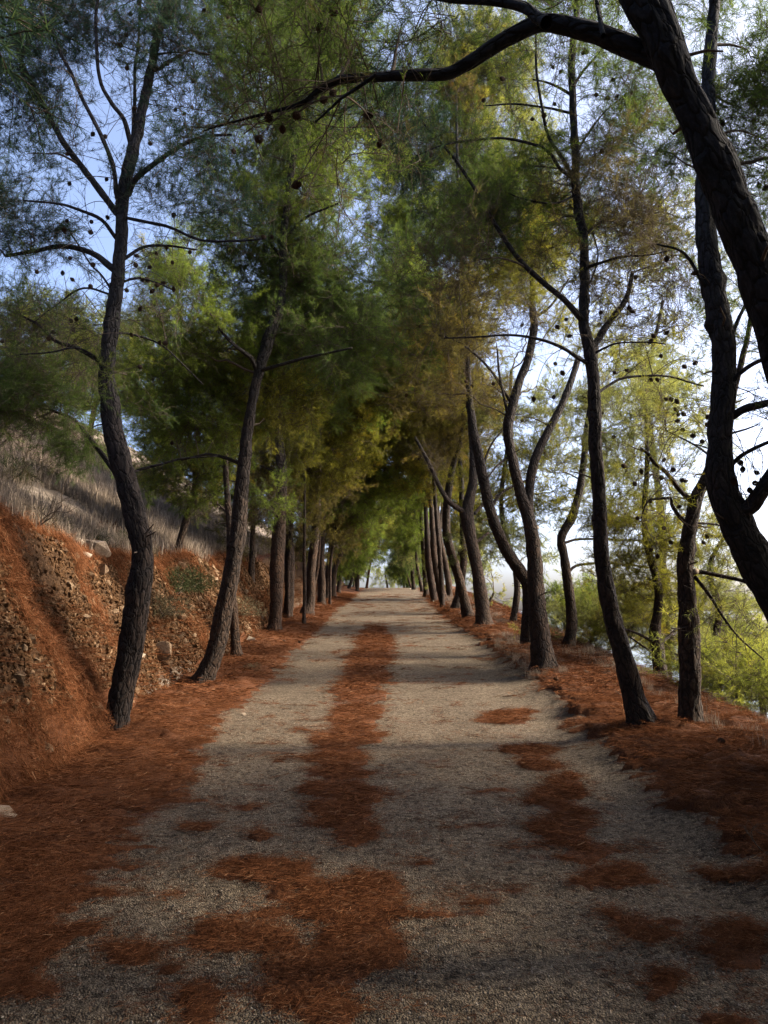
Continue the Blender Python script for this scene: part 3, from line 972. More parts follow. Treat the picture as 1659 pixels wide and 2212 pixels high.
def tree(label, trunk, lobes=(), limbs=(), cones=(), Y=None, lean=0.0, group=None, name="pine_tree", cat="pine tree", flare=1.3, amp=.016,
         extra=(), cone_n=0, tone=(1, 1, 1), topdY=0.0, droop=0.0, seg=None, wob=.04, sink=.25):
    """trunk: (px, py, radius px) in photo pixels standing in the plane y = Y; limbs: (points, r0 px, r1 px, dY at the tip)"""
    seed = len(TREES) * 31 + 5
    rg = np.random.default_rng(seed)
    b0 = trunk[0]
    if Y is None:
        Y = float(ground_at(b0[0], b0[1])[1])
    pxm = Y / 1640.0
    n = len(trunk)
    pts, rad = [], []
    if group in (SG, HG):
        trunk = [(px + rg.normal(0, 13) * (i > 0), py, r) for i, (px, py, r) in enumerate(trunk)]
    for i, (px, py, r) in enumerate(trunk):
        yy = Y + lean * i / (n - 1)
        pts.append(P(px, py, yy)); rad.append(r * yy / 1640.0)
    pts = np.array(pts); rad = np.array(rad)
    base = pts[0].copy()
    gz = float(H(base[0], base[1]))
    base[2] = gz
    # root end: a step into the soil, widened
    d0 = pts[0] - pts[1]; d0 /= np.linalg.norm(d0)
    if pts[0][2] > gz + .15:
        k = (pts[0][2] - gz) / max(.2, -d0[2]) if d0[2] < -.2 else pts[0][2] - gz
        pts = np.vstack([pts[0] + d0 * k, pts]); rad = np.concatenate([[rad[0]], rad])
        base = np.array([pts[0][0], pts[0][1], float(H(pts[0][0], pts[0][1]))])
    p_in = pts[0] + d0 * sink
    pts = np.vstack([p_in, pts[0], pts[0] - d0 * .22, pts[1:]])
    rad = np.concatenate([[rad[0] * flare * 1.05], [rad[0] * (1 + (flare - 1) * .7)], [rad[0] * 1.02], rad[1:]])
    root = empty(name, tuple(base), label=label, category=cat, group=group)
    near = Y < 15
    sg = seg or (44 if Y < 9.5 else 32 if near else 18 if Y < 30 else 10)
    st = .035 if Y < 9.5 else .06 if near else .12
    def bark_obj(nm, tubes, **kw):
        V, F, B, U = tube_mesh(nm, tubes, None)
        me = mesh_np(nm, V - base, F, True, [BARK], {"bark": ("FLOAT_VECTOR", "POINT", B), "up": ("FLOAT", "POINT", U - base[2])})
        o = obj(nm, me, root, **kw)
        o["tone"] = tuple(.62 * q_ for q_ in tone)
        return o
    T = tube(pts, rad * .90, sg, st, amp, seed, wob if near else wob * .5, .42, 9 if near else 4)
    bark_obj("trunk", [T])
    tc, tr = T[5], T[6]
    allc = [(tc, tr)]
    for q, L in enumerate(limbs):
        lp, r0, r1, dY = L[:4]
        nm = L[4] if len(L) > 4 else "branch"
        m = len(lp)
        y0 = Y + lean * .5
        # start depth: nearest trunk point
        w0 = P(lp[0][0], lp[0][1], Y)
        k = np.argmin(np.linalg.norm(tc - w0, axis=1)); y0 = tc[k][1]
        lpts = np.array([P(a_, b_, y0 + dY * (i / (m - 1)) ** .8) for i, (a_, b_) in enumerate(lp)])
        lr = np.linspace(r0, r1, m) * Y / 1640.0
        Tb = tube(lpts, lr, max(6, int(min(24, sg * .6))), st * 1.3, amp * .7, seed + 50 + q, .03)
        bark_obj(nm, [Tb])
        allc.append((Tb[5], Tb[6]))
    allp = np.vstack([c for c, _ in allc]); allr = np.concatenate([r for _, r in allc])
    # foliage lobes
    groups = {}
    twigs = []
    cand = []
    lobes = list(lobes)
    if lobes and trunk[-1][1] > -30:
        lk = lobes[0][6] if lobes[0][6] != 't' else 'm'
        rr_ = {"n": 60, "m": 52, "f": 34}[lk] * (1 if Y < 30 else .7)
        lobes.append((trunk[-1][0], trunk[-1][1] + 6, rr_, rr_ * .8, 0, .8, lk, lobes[0][7]))
    for lb in lobes:
        px, py, rx, ry, dY, dens, kind, tint = lb[:8]
        yl = Y + dY
        c = P(px, py, yl)
        RX, RZ = rx * yl / 1640.0, ry * yl / 1640.0
        RY = max(.55, .5 * (RX + RZ)) * (1.0 if len(lb) < 9 else lb[8])
        tm, per, sig = KIND[kind]
        ns = max(6, int(dens * per * RX * RZ * (1 + .3 * RY)))
        K = max(3, int(ns / (9 if kind in "nt" else 7)))
        u = unit(rg.normal(0, 1, (K, 3))) * (rg.random((K, 1)) ** (1 / 2.4))
        cl = c + u * np.array([RX, RY, RZ])
        cl[:, 2] = np.maximum(cl[:, 2], H(cl[:, 0], cl[:, 1]) + .5)
        # limb from the tree to the lobe
        dd = np.linalg.norm(allp - c, axis=1) + np.maximum(0, allp[:, 2] - (c[2] - .25 * np.linalg.norm(allp - c, axis=1))) * 1.5
        k = int(np.argmin(dd))
        s = allp[k]
        dist = np.linalg.norm(c - s)
        if dist > .4:
            mid = s * .5 + c * .5 + np.array([rg.normal(0, .08), rg.normal(0, .08), .06]) * dist
            r0 = min(allr[k] * .5, .012 + .011 * dist)
            cc, rr = catmull(np.array([s, mid, c]), np.array([r0, r0 * .7, r0 * .3]), .18)
            cc = cc + (np.stack([fbm(np.arange(len(cc)) * .5, q_, seed=seed + int(px) % 97, oct=2) - .5 for q_ in range(3)], -1)) * min(.25, dist * .1) * np.minimum(1, np.arange(len(cc)) / 3)[:, None]
            twigs.append((cc, r0, r0 * .3))
            src = cc[len(cc) // 3:]
        else:
            src = np.array([s, c])
        for q in range(K):
            j = int(np.argmin(np.linalg.norm(src - cl[q], axis=1) + rg.random(len(src)) * .3))
            p0 = src[j]; p1 = cl[q]; L = np.linalg.norm(p1 - p0)
            if L > .12:
                m = max(3, int(L / .2))
                t = np.linspace(0, 1, m + 1)[:, None]
                pp = p0 + (p1 - p0) * t + np.sin(t * np.pi) * rg.normal(0, .10, 3) * L + rg.normal(0, .012, (m + 1, 3)) * np.sin(t * np.pi)
                rt = .003 + .0025 * L
                twigs.append((pp, rt * (1 if near else 1.3), rt * .4))
        idx = rg.integers(0, K, ns)
        pos = cl[idx] + rg.normal(0, sig * .55, (ns, 3)) * np.array([1, 1, .75])
        out = unit(pos - c) * .6 + rg.normal(0, .65, (ns, 3)) + np.array([0, 0, .30 - droop - (lb[9] if len(lb) > 9 else 0)])
        d = unit(out)
        pos = pos - d * .22
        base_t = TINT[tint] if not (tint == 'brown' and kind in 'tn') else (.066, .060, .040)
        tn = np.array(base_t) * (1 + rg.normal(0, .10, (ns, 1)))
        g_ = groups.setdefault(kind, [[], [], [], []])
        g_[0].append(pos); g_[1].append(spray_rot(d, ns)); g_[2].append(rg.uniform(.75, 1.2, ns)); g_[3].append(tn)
        cand += [cl[q] for q in rg.integers(0, K, 3)]
    if twigs:
        V, F = thin_tubes(twigs, 5 if near else 4)
        obj("twigs", mesh_np("twigs", V - base, F, True, [TWIG]), root, kind="stuff")
    for kind, g_ in groups.items():
        pos = np.vstack(g_[0])
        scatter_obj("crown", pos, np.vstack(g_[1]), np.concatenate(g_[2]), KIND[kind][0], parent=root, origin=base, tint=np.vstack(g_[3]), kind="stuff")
    # short dead stubs along the lower trunk
    if Y < 24 and group in (LG, RG_):
        stubs = []
        for _ in range(7 if near else 4):
            k = rg.integers(int(len(tc) * .18), max(int(len(tc) * .18) + 1, int(len(tc) * .75)))
            a_ = rg.uniform(0, 6.283); L = rg.uniform(.08, .34)
            dv = np.array([math.cos(a_), math.sin(a_), rg.uniform(-.2, .5)])
            p0 = tc[k]; r_ = tr[k]
            stubs.append((np.array([p0, p0 + dv * (r_ + L * .5), p0 + dv * (r_ + L) + rg.normal(0, .03, 3)]), .014, .006))
        V, F = thin_tubes(stubs, 6)
        obj("dead_stubs", mesh_np("dead_stubs", V - base, F, True, [TWIG]), root, kind="stuff")
    # cones
    cp = [P(a_, b_, Y + (rg.uniform(-.35, .35) if len(cxy) < 3 else cxy[2])) for cxy in cones for a_, b_ in [cxy[:2]]]
    if cone_n and cand:
        sel = rg.permutation(len(cand))[:cone_n]
        cp += [cand[i] + rg.normal(0, .12, 3) for i in sel]
    stalks = []
    for p in cp:
        p = np.array(p, float)
        dd = np.linalg.norm(allp - p, axis=1)
        near_ = np.where(dd < max(.9, dd.min() + .05))[0]
        k = near_[rg.integers(0, len(near_))] if dd.min() < .6 else int(np.argmin(dd))
        q = allp[k]; L = np.linalg.norm(q - p)
        if L < 2.6:
            t = np.linspace(0, 1, 8)[:, None]
            bow = np.array([rg.normal(0, .06), rg.normal(0, .06), rg.uniform(.02, .2)]) * L
            end = p + np.array([0, 0, .02])
            pp = q + (end - q) * t + np.sin(t * np.pi) * bow
            stalks.append((pp, .006 if L > .3 else .004, .003))
            m_ = pp[5] + np.array([rg.normal(0, .1), rg.normal(0, .1), rg.uniform(-.1, .15)])
            stalks.append((np.array([pp[3], (pp[3] + m_) / 2 + .02, m_]), .003, .0015))
    if stalks:
        V, F = thin_tubes(stalks, 4)
        obj("cone_stalks", mesh_np("cone_stalks", V - base, F, True, [TWIG]), root, kind="stuff")
    for p in cp:
        o = obj("pine_cone", CONE_ME, root, tuple(np.array(p) - base))
        o.rotation_euler = (rg.uniform(1.4, 3.6), rg.uniform(-.9, .9), rg.uniform(0, 6))
        s = rg.uniform(.8, 1.1) * (.72 if Y < 6 else .9 if Y < 12 else 1.1)
        o.scale = (s, s, s)
    for fn in extra:
        fn(root, base, Y)
    TREES.append(root)
    return root

def cut_stub(px, py, rpx, dirn=(.2, -.9, .15)):
    """pale sawn end of a removed branch"""
    def f(root, base, Y):
        r = rpx * Y / 1640
        p = P(px, py, Y) - base
        d = unit(np.array(dirn, float))
        c = np.array([p + d * (-.14), p + d * .10 * 0, p + d * .03]) + d * r * 1.2
        V, F = thin_tubes([(c, r * 1.15, r)], 14)
        t, a_, b_ = frames(c)
        V = np.vstack([V, c[-1]]); k = len(V) - 1
        j = np.arange(14); F3 = np.stack([28 + j, 28 + (j + 1) % 14, np.full(14, k)], -1)
        obj("cut_stub", mesh_np("cut_stub", V, [F, F3], False, [CUTWOOD]), root)
    return f

SG, HG = "pines on the slope beyond the right row", "pines up on the left hillside"
def half(L): return [(a * .5, b * .5) for a, b in L]
def c6(L): return [(1128 + .39 * a, 763 + .39 * b) for a, b in L]
def c7(L): return [(862.7 + .48 * a, 464.5 + .48 * b) for a, b in L]

# ---- nearest left pine
L1_CONES = half([(245, 40), (288, 95), (545, 150), (520, 195), (548, 295), (300, 793), (395, 958), (390, 1003), (278, 995), (302, 1115), (400, 1145), (313, 1208), (392, 1238),
                 (160, 1175), (270, 1180), (757, 475), (797, 490), (830, 465), (740, 520), (720, 275), (835, 350), (912, 768), (465, 940), (590, 1105), (587, 1145), (645, 1155), (675, 1095),
                 (720, 1070), (820, 1090), (745, 1135), (615, 1210), (637, 1210), (680, 1232), (657, 1258), (705, 1222), (750, 1250), (548, 1255), (605, 1335), (568, 1447), (690, 1480),
                 (712, 1482), (605, 1585), (305, 1385), (330, 1380), (200, 1420), (230, 1435), (210, 1465), (315, 1425), (10, 1475), (650, 620), (580, 470), (700, 690), (600, 10), (670, 40),
                 (730, 30), (500, 50), (565, 60), (985, 70), (1115, 175), (1140, 1025), (1175, 1025), (750, 930), (680, 800), (460, 775), (400, 580), (455, 590), (290, 665), (210, 470), (1010, 655), (900, 700), (880, 45), (290, 955)])
tree("nearest left pine, dark S-curved trunk in front of the stony bank",
     [(242, 1588, 31), (258, 1510, 29), (285, 1385, 30), (301, 1270, 30), (306, 1200, 25), (290, 1110, 27), (263, 1000, 26), (240, 900, 23), (229, 800, 20), (240, 700, 19), (252, 600, 17),
      (263, 500, 16), (268, 420, 16), (285, 330, 15), (302, 265, 13), (322, 170, 12), (342, 70, 11), (362, -10, 10), (380, -140, 8), (385, -260, 4)],
     limbs=[([(258, 465), (245, 450), (205, 395), (145, 320), (105, 250), (75, 190), (45, 125), (40, 60), (20, -20)], 9, 4, .6),
            ([(262, 450), (250, 415), (245, 365), (220, 295), (180, 215), (155, 160), (130, 115), (115, 70), (80, 20)], 6, 3, -.6),
            ([(268, 420), (290, 215), (294, 150), (302, 65), (305, -10)][1:] and [(284, 340), (292, 215), (292, 150), (300, 65), (305, -10)], 5, 2.5, .7),
            ([(284, 320), (268, 260), (240, 225), (215, 168), (208, 50), (212, -20)], 6, 3, -.5),
            ([(275, 420), (295, 385), (330, 355), (380, 320), (435, 295), (500, 290)], 8, 2.5, -.5),
            ([(268, 560), (310, 535), (360, 532), (425, 540)], 4.5, 2, .3),
            ([(270, 470), (360, 488), (435, 518), (520, 520), (575, 514)], 4, 2, -.3),
            ([(255, 590), (225, 566), (195, 545), (140, 532), (75, 542), (10, 552)], 9, 4, .5),
            ([(255, 520), (220, 475), (175, 455), (125, 440), (50, 432)], 5, 2, -.4),
            ([(248, 640), (220, 595), (195, 568), (150, 500)], 3, 1.5, .2),
            ([(250, 640), (180, 622), (120, 660), (70, 700)], 3, 1.3, .4),
            ([(262, 610), (300, 600), (345, 612), (375, 626)], 3, 1.5, .2),
            ([(238, 800), (215, 780), (165, 750), (120, 735), (80, 700), (20, 670)], 6.5, 2.5, .6),
            ([(215, 775), (165, 752), (110, 762), (45, 766)], 3, 1.3, -.3),
            ([(250, 720), (284, 722), (345, 742), (400, 790), (440, 830)], 3, 1.2, .6),
            ([(258, 1040), (242, 1012), (212, 970), (192, 942), (160, 906), (110, 885)], 7, 3, .9),
            ([(278, 1035), (292, 1018), (348, 1004), (400, 990), (470, 985)], 4, 1.5, .5)],
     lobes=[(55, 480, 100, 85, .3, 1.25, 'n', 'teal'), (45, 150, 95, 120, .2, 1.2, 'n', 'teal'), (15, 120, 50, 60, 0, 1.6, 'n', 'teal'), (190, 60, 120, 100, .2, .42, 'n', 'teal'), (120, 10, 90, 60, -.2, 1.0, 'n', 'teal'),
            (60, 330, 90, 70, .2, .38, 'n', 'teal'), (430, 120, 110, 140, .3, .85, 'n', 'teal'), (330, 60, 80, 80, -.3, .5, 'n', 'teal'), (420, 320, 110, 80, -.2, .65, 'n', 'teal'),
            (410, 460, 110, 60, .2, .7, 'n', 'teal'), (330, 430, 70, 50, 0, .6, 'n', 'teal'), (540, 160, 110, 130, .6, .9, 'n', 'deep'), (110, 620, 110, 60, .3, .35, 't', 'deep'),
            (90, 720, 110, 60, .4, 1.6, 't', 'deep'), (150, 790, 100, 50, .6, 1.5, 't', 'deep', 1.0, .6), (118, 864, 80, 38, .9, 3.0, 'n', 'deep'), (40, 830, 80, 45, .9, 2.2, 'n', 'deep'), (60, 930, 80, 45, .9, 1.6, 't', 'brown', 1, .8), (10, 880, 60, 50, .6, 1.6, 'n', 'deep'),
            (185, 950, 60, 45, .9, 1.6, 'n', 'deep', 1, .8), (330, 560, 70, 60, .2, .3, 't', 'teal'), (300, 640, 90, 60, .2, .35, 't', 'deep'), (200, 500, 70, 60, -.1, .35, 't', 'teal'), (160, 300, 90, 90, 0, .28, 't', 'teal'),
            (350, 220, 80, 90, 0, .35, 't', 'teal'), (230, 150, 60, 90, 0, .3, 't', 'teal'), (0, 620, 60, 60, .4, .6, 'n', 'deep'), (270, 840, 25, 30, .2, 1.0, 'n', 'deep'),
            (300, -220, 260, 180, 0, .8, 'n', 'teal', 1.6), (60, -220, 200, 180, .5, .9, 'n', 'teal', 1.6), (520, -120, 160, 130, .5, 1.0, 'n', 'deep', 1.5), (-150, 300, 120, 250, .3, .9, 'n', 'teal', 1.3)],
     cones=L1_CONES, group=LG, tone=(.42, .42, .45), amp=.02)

# ---- second left pine
tree("second large pine on the left, trunk slanting right above the thin crossing trunk",
     [(437, 1478, 23), (468, 1400, 21), (488, 1300, 21), (503, 1220, 20), (515, 1140, 20), (521, 1060, 17), (532, 950, 15), (545, 870, 12), (560, 795, 13), (576, 742, 16), (594, 695, 14),
      (610, 640, 11), (612, 520, 10), (625, 400, 9), (640, 300, 8), (655, 150, 7), (665, 0, 6), (670, -200, 4)],
     limbs=[([(555, 800), (541, 772), (505, 744), (476, 711), (451, 672)], 6, 2, -.6), ([(565, 800), (584, 794), (649, 776), (710, 762), (760, 751)], 5, 2, -.8),
            ([(585, 730), (606, 711), (656, 682), (728, 628)], 5, 2, .6), ([(528, 1004), (488, 990), (448, 982), (392, 994)], 5, 2, .4), ([(612, 520), (660, 470), (730, 440)], 4, 2, -.4),
            ([(612, 560), (560, 500), (500, 470)], 4, 2, .5), ([(640, 300), (700, 250), (760, 230)], 4, 2, -.4), ([(640, 300), (600, 230), (560, 200)], 4, 2, .4)],
     lobes=[(430, 640, 90, 70, -.6, .9, 'n', 'green'), (380, 760, 80, 90, 0, 1.0, 'n', 'green'), (360, 900, 80, 80, .8, 1.1, 'm', 'green'), (470, 760, 110, 90, .8, 1.2, 'm', 'green'),
            (600, 600, 150, 110, .9, 1.2, 'm', 'deep'), (530, 480, 110, 80, .2, .7, 'n', 'green'), (620, 440, 120, 90, .6, .75, 'm', 'green'), (700, 560, 120, 100, .8, 1.1, 'm', 'deep'),
            (700, 730, 130, 100, 1.0, 1.1, 'm', 'deep'), (570, 850, 120, 90, 1.6, 1.1, 'm', 'olive'), (450, 880, 100, 80, 1.2, 1.0, 'm', 'green'), (640, 260, 110, 100, .3, .85, 'm', 'deep'), (560, 330, 100, 80, 0, .6, 'n', 'deep'),
            (730, 380, 100, 80, .2, .6, 'm', 'green'), (640, 100, 130, 100, .2, 1.1, 'm', 'deep'), (740, 120, 90, 90, 0, .9, 'm', 'deep'), (640, -80, 200, 130, 0, 1.0, 'm', 'deep'), (760, 30, 110, 60, 0, .8, 'm', 'deep'), (660, -300, 220, 160, 0, 1.0, 'm', 'deep')],
     cone_n=34, group=LG, tone=(.55, .50, .45))
tree("thin slanting trunk crossing behind the second left pine", [(512, 1420, 12), (506, 1340, 11), (500, 1250, 9), (496, 1150, 8), (490, 1060, 7), (487, 960, 6), (484, 860, 5), (486, 760, 4)],
     lobes=[(430, 1000, 90, 60, 1.2, .8, 'm', 'olive'), (520, 900, 80, 70, 1.0, .8, 'm', 'green'), (460, 820, 80, 60, 1, .8, 'm', 'green'), (470, 1090, 60, 40, 1.5, .4, 't', 'brown')], group=LG, tone=(1.0, .9, .8), cone_n=4)
tree("kinked left pine with a bark scar, front one of a close pair",
     [(592, 1365, 16), (598, 1300, 15), (597, 1240, 18), (600, 1180, 17), (605, 1120, 15), (609, 1060, 13), (607, 1000, 13), (603, 940, 10), (605, 850, 8), (615, 700, 7), (620, 500, 5), (625, 250, 4)],
     limbs=[([(608, 1050), (590, 1020), (561, 1005)], 5, 2, .3), ([(605, 1110), (575, 1085), (560, 1060)], 3, 1, .2)],
     lobes=[(600, 960, 80, 70, .5, .8, 'm', 'olive'), (560, 1050, 60, 55, 1, .9, 'm', 'brown'), (640, 880, 100, 80, 1, 1.0, 'm', 'green'), (700, 780, 120, 90, 1.5, 1.0, 'm', 'green'), (600, 720, 120, 110, 2, .9, 'm', 'green'),
            (560, 1130, 60, 40, .8, .45, 't', 'brown', 1, .7), (590, 1080, 50, 40, -.5, .8, 'm', 'green'), (640, 380, 130, 140, 1.5, .6, 'm', 'pale'), (700, 200, 120, 120, 1.5, .7, 'm', 'bright')], group=LG, cone_n=8, tone=(1.15, .98, .84))
tree("straight dark left pine directly behind the kinked scarred trunk", [(620, 1338, 13), (625, 1280, 12), (625, 1200, 13), (618, 1120, 11), (612, 1050, 9), (611, 980, 7), (615, 850, 6), (640, 600, 4)],
     lobes=[(660, 960, 90, 70, 1, .8, 'm', 'brown'), (640, 1060, 50, 40, 1, .4, 'm', 'brown'), (700, 870, 110, 80, 2, .9, 'f', 'green')], group=LG, tone=(.8, .72, .65))
tree("left pine with root swelling, first after the gap past the scarred pair", [(661, 1330, 16), (671, 1290, 11), (672, 1231, 11), (679, 1167, 11), (684, 1119, 10), (686, 1055, 8), (690, 980, 7), (700, 850, 5), (720, 650, 4)],
     limbs=[([(683, 1080), (664, 1063), (640, 1055)], 3, 1.2, .3)],
     lobes=[(690, 1030, 70, 60, 1, .7, 'f', 'brown'), (730, 950, 90, 70, 1, .9, 'f', 'olive'), (760, 840, 120, 90, 2, .9, 'f', 'green'), (720, 700, 140, 110, 2, .9, 'f', 'green')], group=LG, tone=(.9, .8, .72), cone_n=8)
tree("very thin straight pole-like pine just left of the root-swollen left pine", [(657, 1318, 4.5), (658, 1279, 4.5), (657, 1200, 4), (658, 1120, 3.5), (658, 1050, 3), (660, 960, 2.5)], Y=27,
     lobes=[(650, 1000, 60, 50, .5, .6, 'f', 'olive'), (640, 1110, 40, 50, 2, .5, 'f', 'brown')], group=LG, tone=(.9, .8, .72))
tree("slim stem half hidden behind the root-swollen left pine", [(673, 1316, 5), (678, 1270, 5), (686, 1220, 4.5), (690, 1160, 4), (692, 1090, 3)], lobes=[(700, 1060, 40, 40, 1, .6, 'f', 'green')], group=LG, tone=(1.1, .95, .8))
tree("upright left pine fifth of the large trunks, wide foot", [(693, 1308, 10), (696, 1263, 9), (694, 1215, 8), (696, 1151, 7.5), (700, 1087, 6), (705, 1020, 5), (715, 900, 3.5)],
     lobes=[(725, 1080, 55, 60, 1, .8, 'f', 'brown'), (750, 1000, 80, 70, 2, .9, 'f', 'green'), (800, 900, 110, 80, 3, .8, 'f', 'olive')], group=LG, tone=(.85, .78, .7))
tree("left pine leaning slightly right with a bare bent top, past the wide-footed one", [(706, 1296, 7.5), (708, 1263, 7), (711, 1215, 6.5), (717, 1167, 6), (720, 1141, 6), (724, 1080, 4), (735, 980, 3)],
     lobes=[(745, 1100, 40, 45, 1, .7, 'f', 'brown'), (780, 1040, 60, 60, 3, .8, 'f', 'green')], group=LG, tone=(.95, .86, .75))
tree("sharply bent left pine whose trunk elbows to the right", [(719, 1290, 7), (720, 1245, 7), (727, 1217, 7), (738, 1187, 6), (741, 1151, 5), (742, 1110, 4), (750, 1040, 3)],
     lobes=[(765, 1130, 38, 40, 1, .7, 'f', 'brown'), (790, 1060, 50, 50, 3, .8, 'f', 'green')], group=LG, tone=(1.1, 1, .85))
tree("dark left pine closing the near cluster, beside the elbowed trunk", [(730, 1284, 5.5), (735, 1247, 5.5), (737, 1215, 5), (740, 1160, 4), (745, 1090, 3)],
     lobes=[(765, 1180, 32, 36, 1, .9, 'f', 'green'), (760, 1215, 26, 22, 0, .9, 'f', 'green'), (790, 1120, 40, 40, 4, .8, 'f', 'green')], group=LG, tone=(.7, .65, .6))
tree("small far left pine leaning right near the crest", [(754, 1272, 4), (759, 1253, 3.8), (764, 1234, 3), (768, 1200, 2.5)], lobes=[(775, 1195, 30, 28, 1, 1.0, 'f', 'green'), (790, 1150, 36, 36, 2, .9, 'f', 'pale')], group=LG)
tree("stubby far left pine beside the crest of the track", [(764, 1266, 4), (768, 1245, 3.5), (768, 1215, 2.5)], lobes=[(784, 1180, 16, 12, 2, 1.0, 'f', 'bright'), (762, 1225, 12, 12, 1, .9, 'f', 'green')], group=LG)
tree("farthest left pine, thin reddish leaning trunk against the bright gap", [(793, 1263, 3.2), (797, 1236, 2.8), (802, 1210, 2), (806, 1180, 1.5)], Y=60,
     lobes=[(810, 1175, 34, 24, 1, 1.0, 'f', 'green'), (830, 1150, 30, 20, 2, .8, 'f', 'bright'), (800, 1130, 36, 28, 3, .9, 'f', 'pale'), (852, 1172, 16, 10, 2, .7, 'f', 'green')], group=LG, tone=(1.3, .8, .7))

# ---- right row, far to near
tree("farthest right pine, small dark trunk near the crest", [(885, 1260, 2.8), (878, 1236, 2.5), (872, 1205, 2)], Y=61, lobes=[(872, 1205, 32, 28, 0, 1.0, 'f', 'deep'), (875, 1160, 40, 36, 2, 1.0, 'f', 'green'), (858, 1230, 20, 12, 0, 1.0, 'f', 'green'), (878, 1235, 16, 14, 1, 1.0, 'f', 'deep')], group=RG_, tone=(.8, .7, .6))
tree("small right pine with pale forked foot just before the crest", [(908, 1258, 4.5), (903, 1234, 4), (899, 1205, 3.2), (897, 1160, 2.5)], Y=54, lobes=[(888, 1150, 36, 38, 0, 1.0, 'f', 'green'), (886, 1200, 20, 20, 0, .9, 'f', 'pale'), (880, 1090, 44, 44, 2, .9, 'f', 'green')], group=RG_)
tree("dark right trunk third from the crest", [(920, 1264, 7), (917, 1205, 7), (914, 1175, 6), (911, 1140, 5), (908, 1080, 3.5)], Y=47, lobes=[(890, 1120, 40, 44, 0, 1.0, 'f', 'green'), (900, 1050, 60, 50, 1, .9, 'f', 'olive')], group=RG_, tone=(.7, .62, .55))
tree("broad dark right trunk fourth from the crest", [(934, 1270, 9), (927, 1225, 9), (924, 1175, 8), (921, 1130, 6), (918, 1060, 4)], Y=41, lobes=[(900, 1040, 60, 55, 0, .9, 'f', 'green'), (930, 980, 60, 50, 1, .9, 'f', 'olive')], group=RG_, tone=(.7, .6, .55))
tree("forked right pine with pale inner stem behind the long leaning trunk", [(971, 1292, 7.5), (968, 1250, 8), (957, 1195, 7), (950, 1160, 6), (946, 1110, 5), (944, 1050, 4)], limbs=[([(950, 1165), (952, 1120), (956, 1087), (960, 1050)], 4, 2.5, .5)],
     lobes=[(950, 1040, 50, 50, 1, .8, 'f', 'olive'), (990, 990, 50, 45, 2, .7, 'f', 'olive')], group=RG_, tone=(1, .9, .78))
tree("long straight right trunk leaning left, sixth from the crest", [(960, 1304, 11), (950, 1265, 10), (939, 1205, 8.5), (935, 1145, 7.5), (932, 1100, 6.5), (927, 1055, 6), (925, 1010, 5), (920, 930, 4)],
     lobes=[(930, 990, 60, 50, 0, .9, 'f', 'brown'), (900, 920, 90, 70, 1, .9, 'f', 'olive'), (960, 900, 80, 60, 1, .7, 'f', 'brown')], group=RG_, tone=(.95, .84, .72), cone_n=6)
tree("dark right trunk hidden behind two others, with a flared foot", [(983, 1322, 13), (992, 1280, 10), (1001, 1220, 9), (1000, 1160, 8), (998, 1100, 7), (996, 1030, 6), (990, 950, 4)],
     lobes=[(1000, 960, 70, 60, 1, .7, 'f', 'brown'), (1000, 880, 90, 60, 2, .7, 'f', 'olive')], group=RG_, tone=(.65, .6, .55))
tree("right pine with long curving trunk, left of the thick forked pine", [(1013, 1336, 14), (999, 1280, 11), (983, 1220, 11), (966, 1160, 10), (964, 1100, 10), (972, 1040, 9), (982, 995, 7), (994, 960, 5), (1000, 880, 4)],
     lobes=[(980, 930, 80, 60, 0, .7, 'm', 'brown'), (930, 850, 110, 80, 0, .9, 'm', 'olive'), (860, 780, 120, 90, 0, .9, 'm', 'green')], group=RG_, tone=(.95, .85, .74), cone_n=6)
tree("thick right pine with a heavy pale branch forking left over the track", [(1047, 1355, 19), (1040, 1295, 17), (1031, 1235, 15), (1019, 1175, 14), (1010, 1118, 16), (1013, 1085, 14), (1022, 1040, 11), (1022, 980, 9), (1018, 920, 8), (1010, 800, 6), (1000, 600, 5), (990, 400, 4), (985, 200, 3)],
     limbs=[([(1012, 1112), (992, 1100), (968, 1082), (947, 1046), (929, 1004), (908, 965), (897, 945)], 7, 3, -.5), ([(1025, 1110), (1048, 1085), (1075, 1070)], 4, 3, .5), ([(1030, 1170), (1055, 1150)], 4, 3, .2)],
     lobes=[(1000, 860, 90, 60, 0, .7, 'm', 'rustg'), (930, 760, 110, 90, 0, .9, 'm', 'green'), (880, 660, 110, 100, 0, .9, 'm', 'green'), (990, 650, 110, 80, 0, .6, 'm', 'olive'),
            (950, 470, 110, 90, 1, .8, 'm', 'green'), (1010, 330, 120, 100, 1.5, .95, 'm', 'bright'), (960, 200, 100, 90, 1.5, .9, 'm', 'bright'), (1080, 180, 90, 110, 2, .8, 'm', 'bright'), (1010, 100, 110, 70, 1.5, 1.0, 'm', 'bright'),
            (890, 540, 90, 90, 1, .9, 'm', 'green'), (850, 420, 90, 90, 0, .9, 'm', 'green'), (860, 290, 80, 90, 1, .9, 'm', 'bright'), (1080, 90, 90, 60, 1, .9, 'm', 'bright'), (1060, 430, 90, 80, 1, .9, 'm', 'green'), (1160, 560, 80, 80, 2, .7, 'm', 'olive'), (1130, 330, 80, 90, 2, .8, 'm', 'bright'), (920, 1000, 50, 40, -.5, .4, 't', 'brown')],
     group=RG_, tone=(.85, .78, .7), cone_n=16)
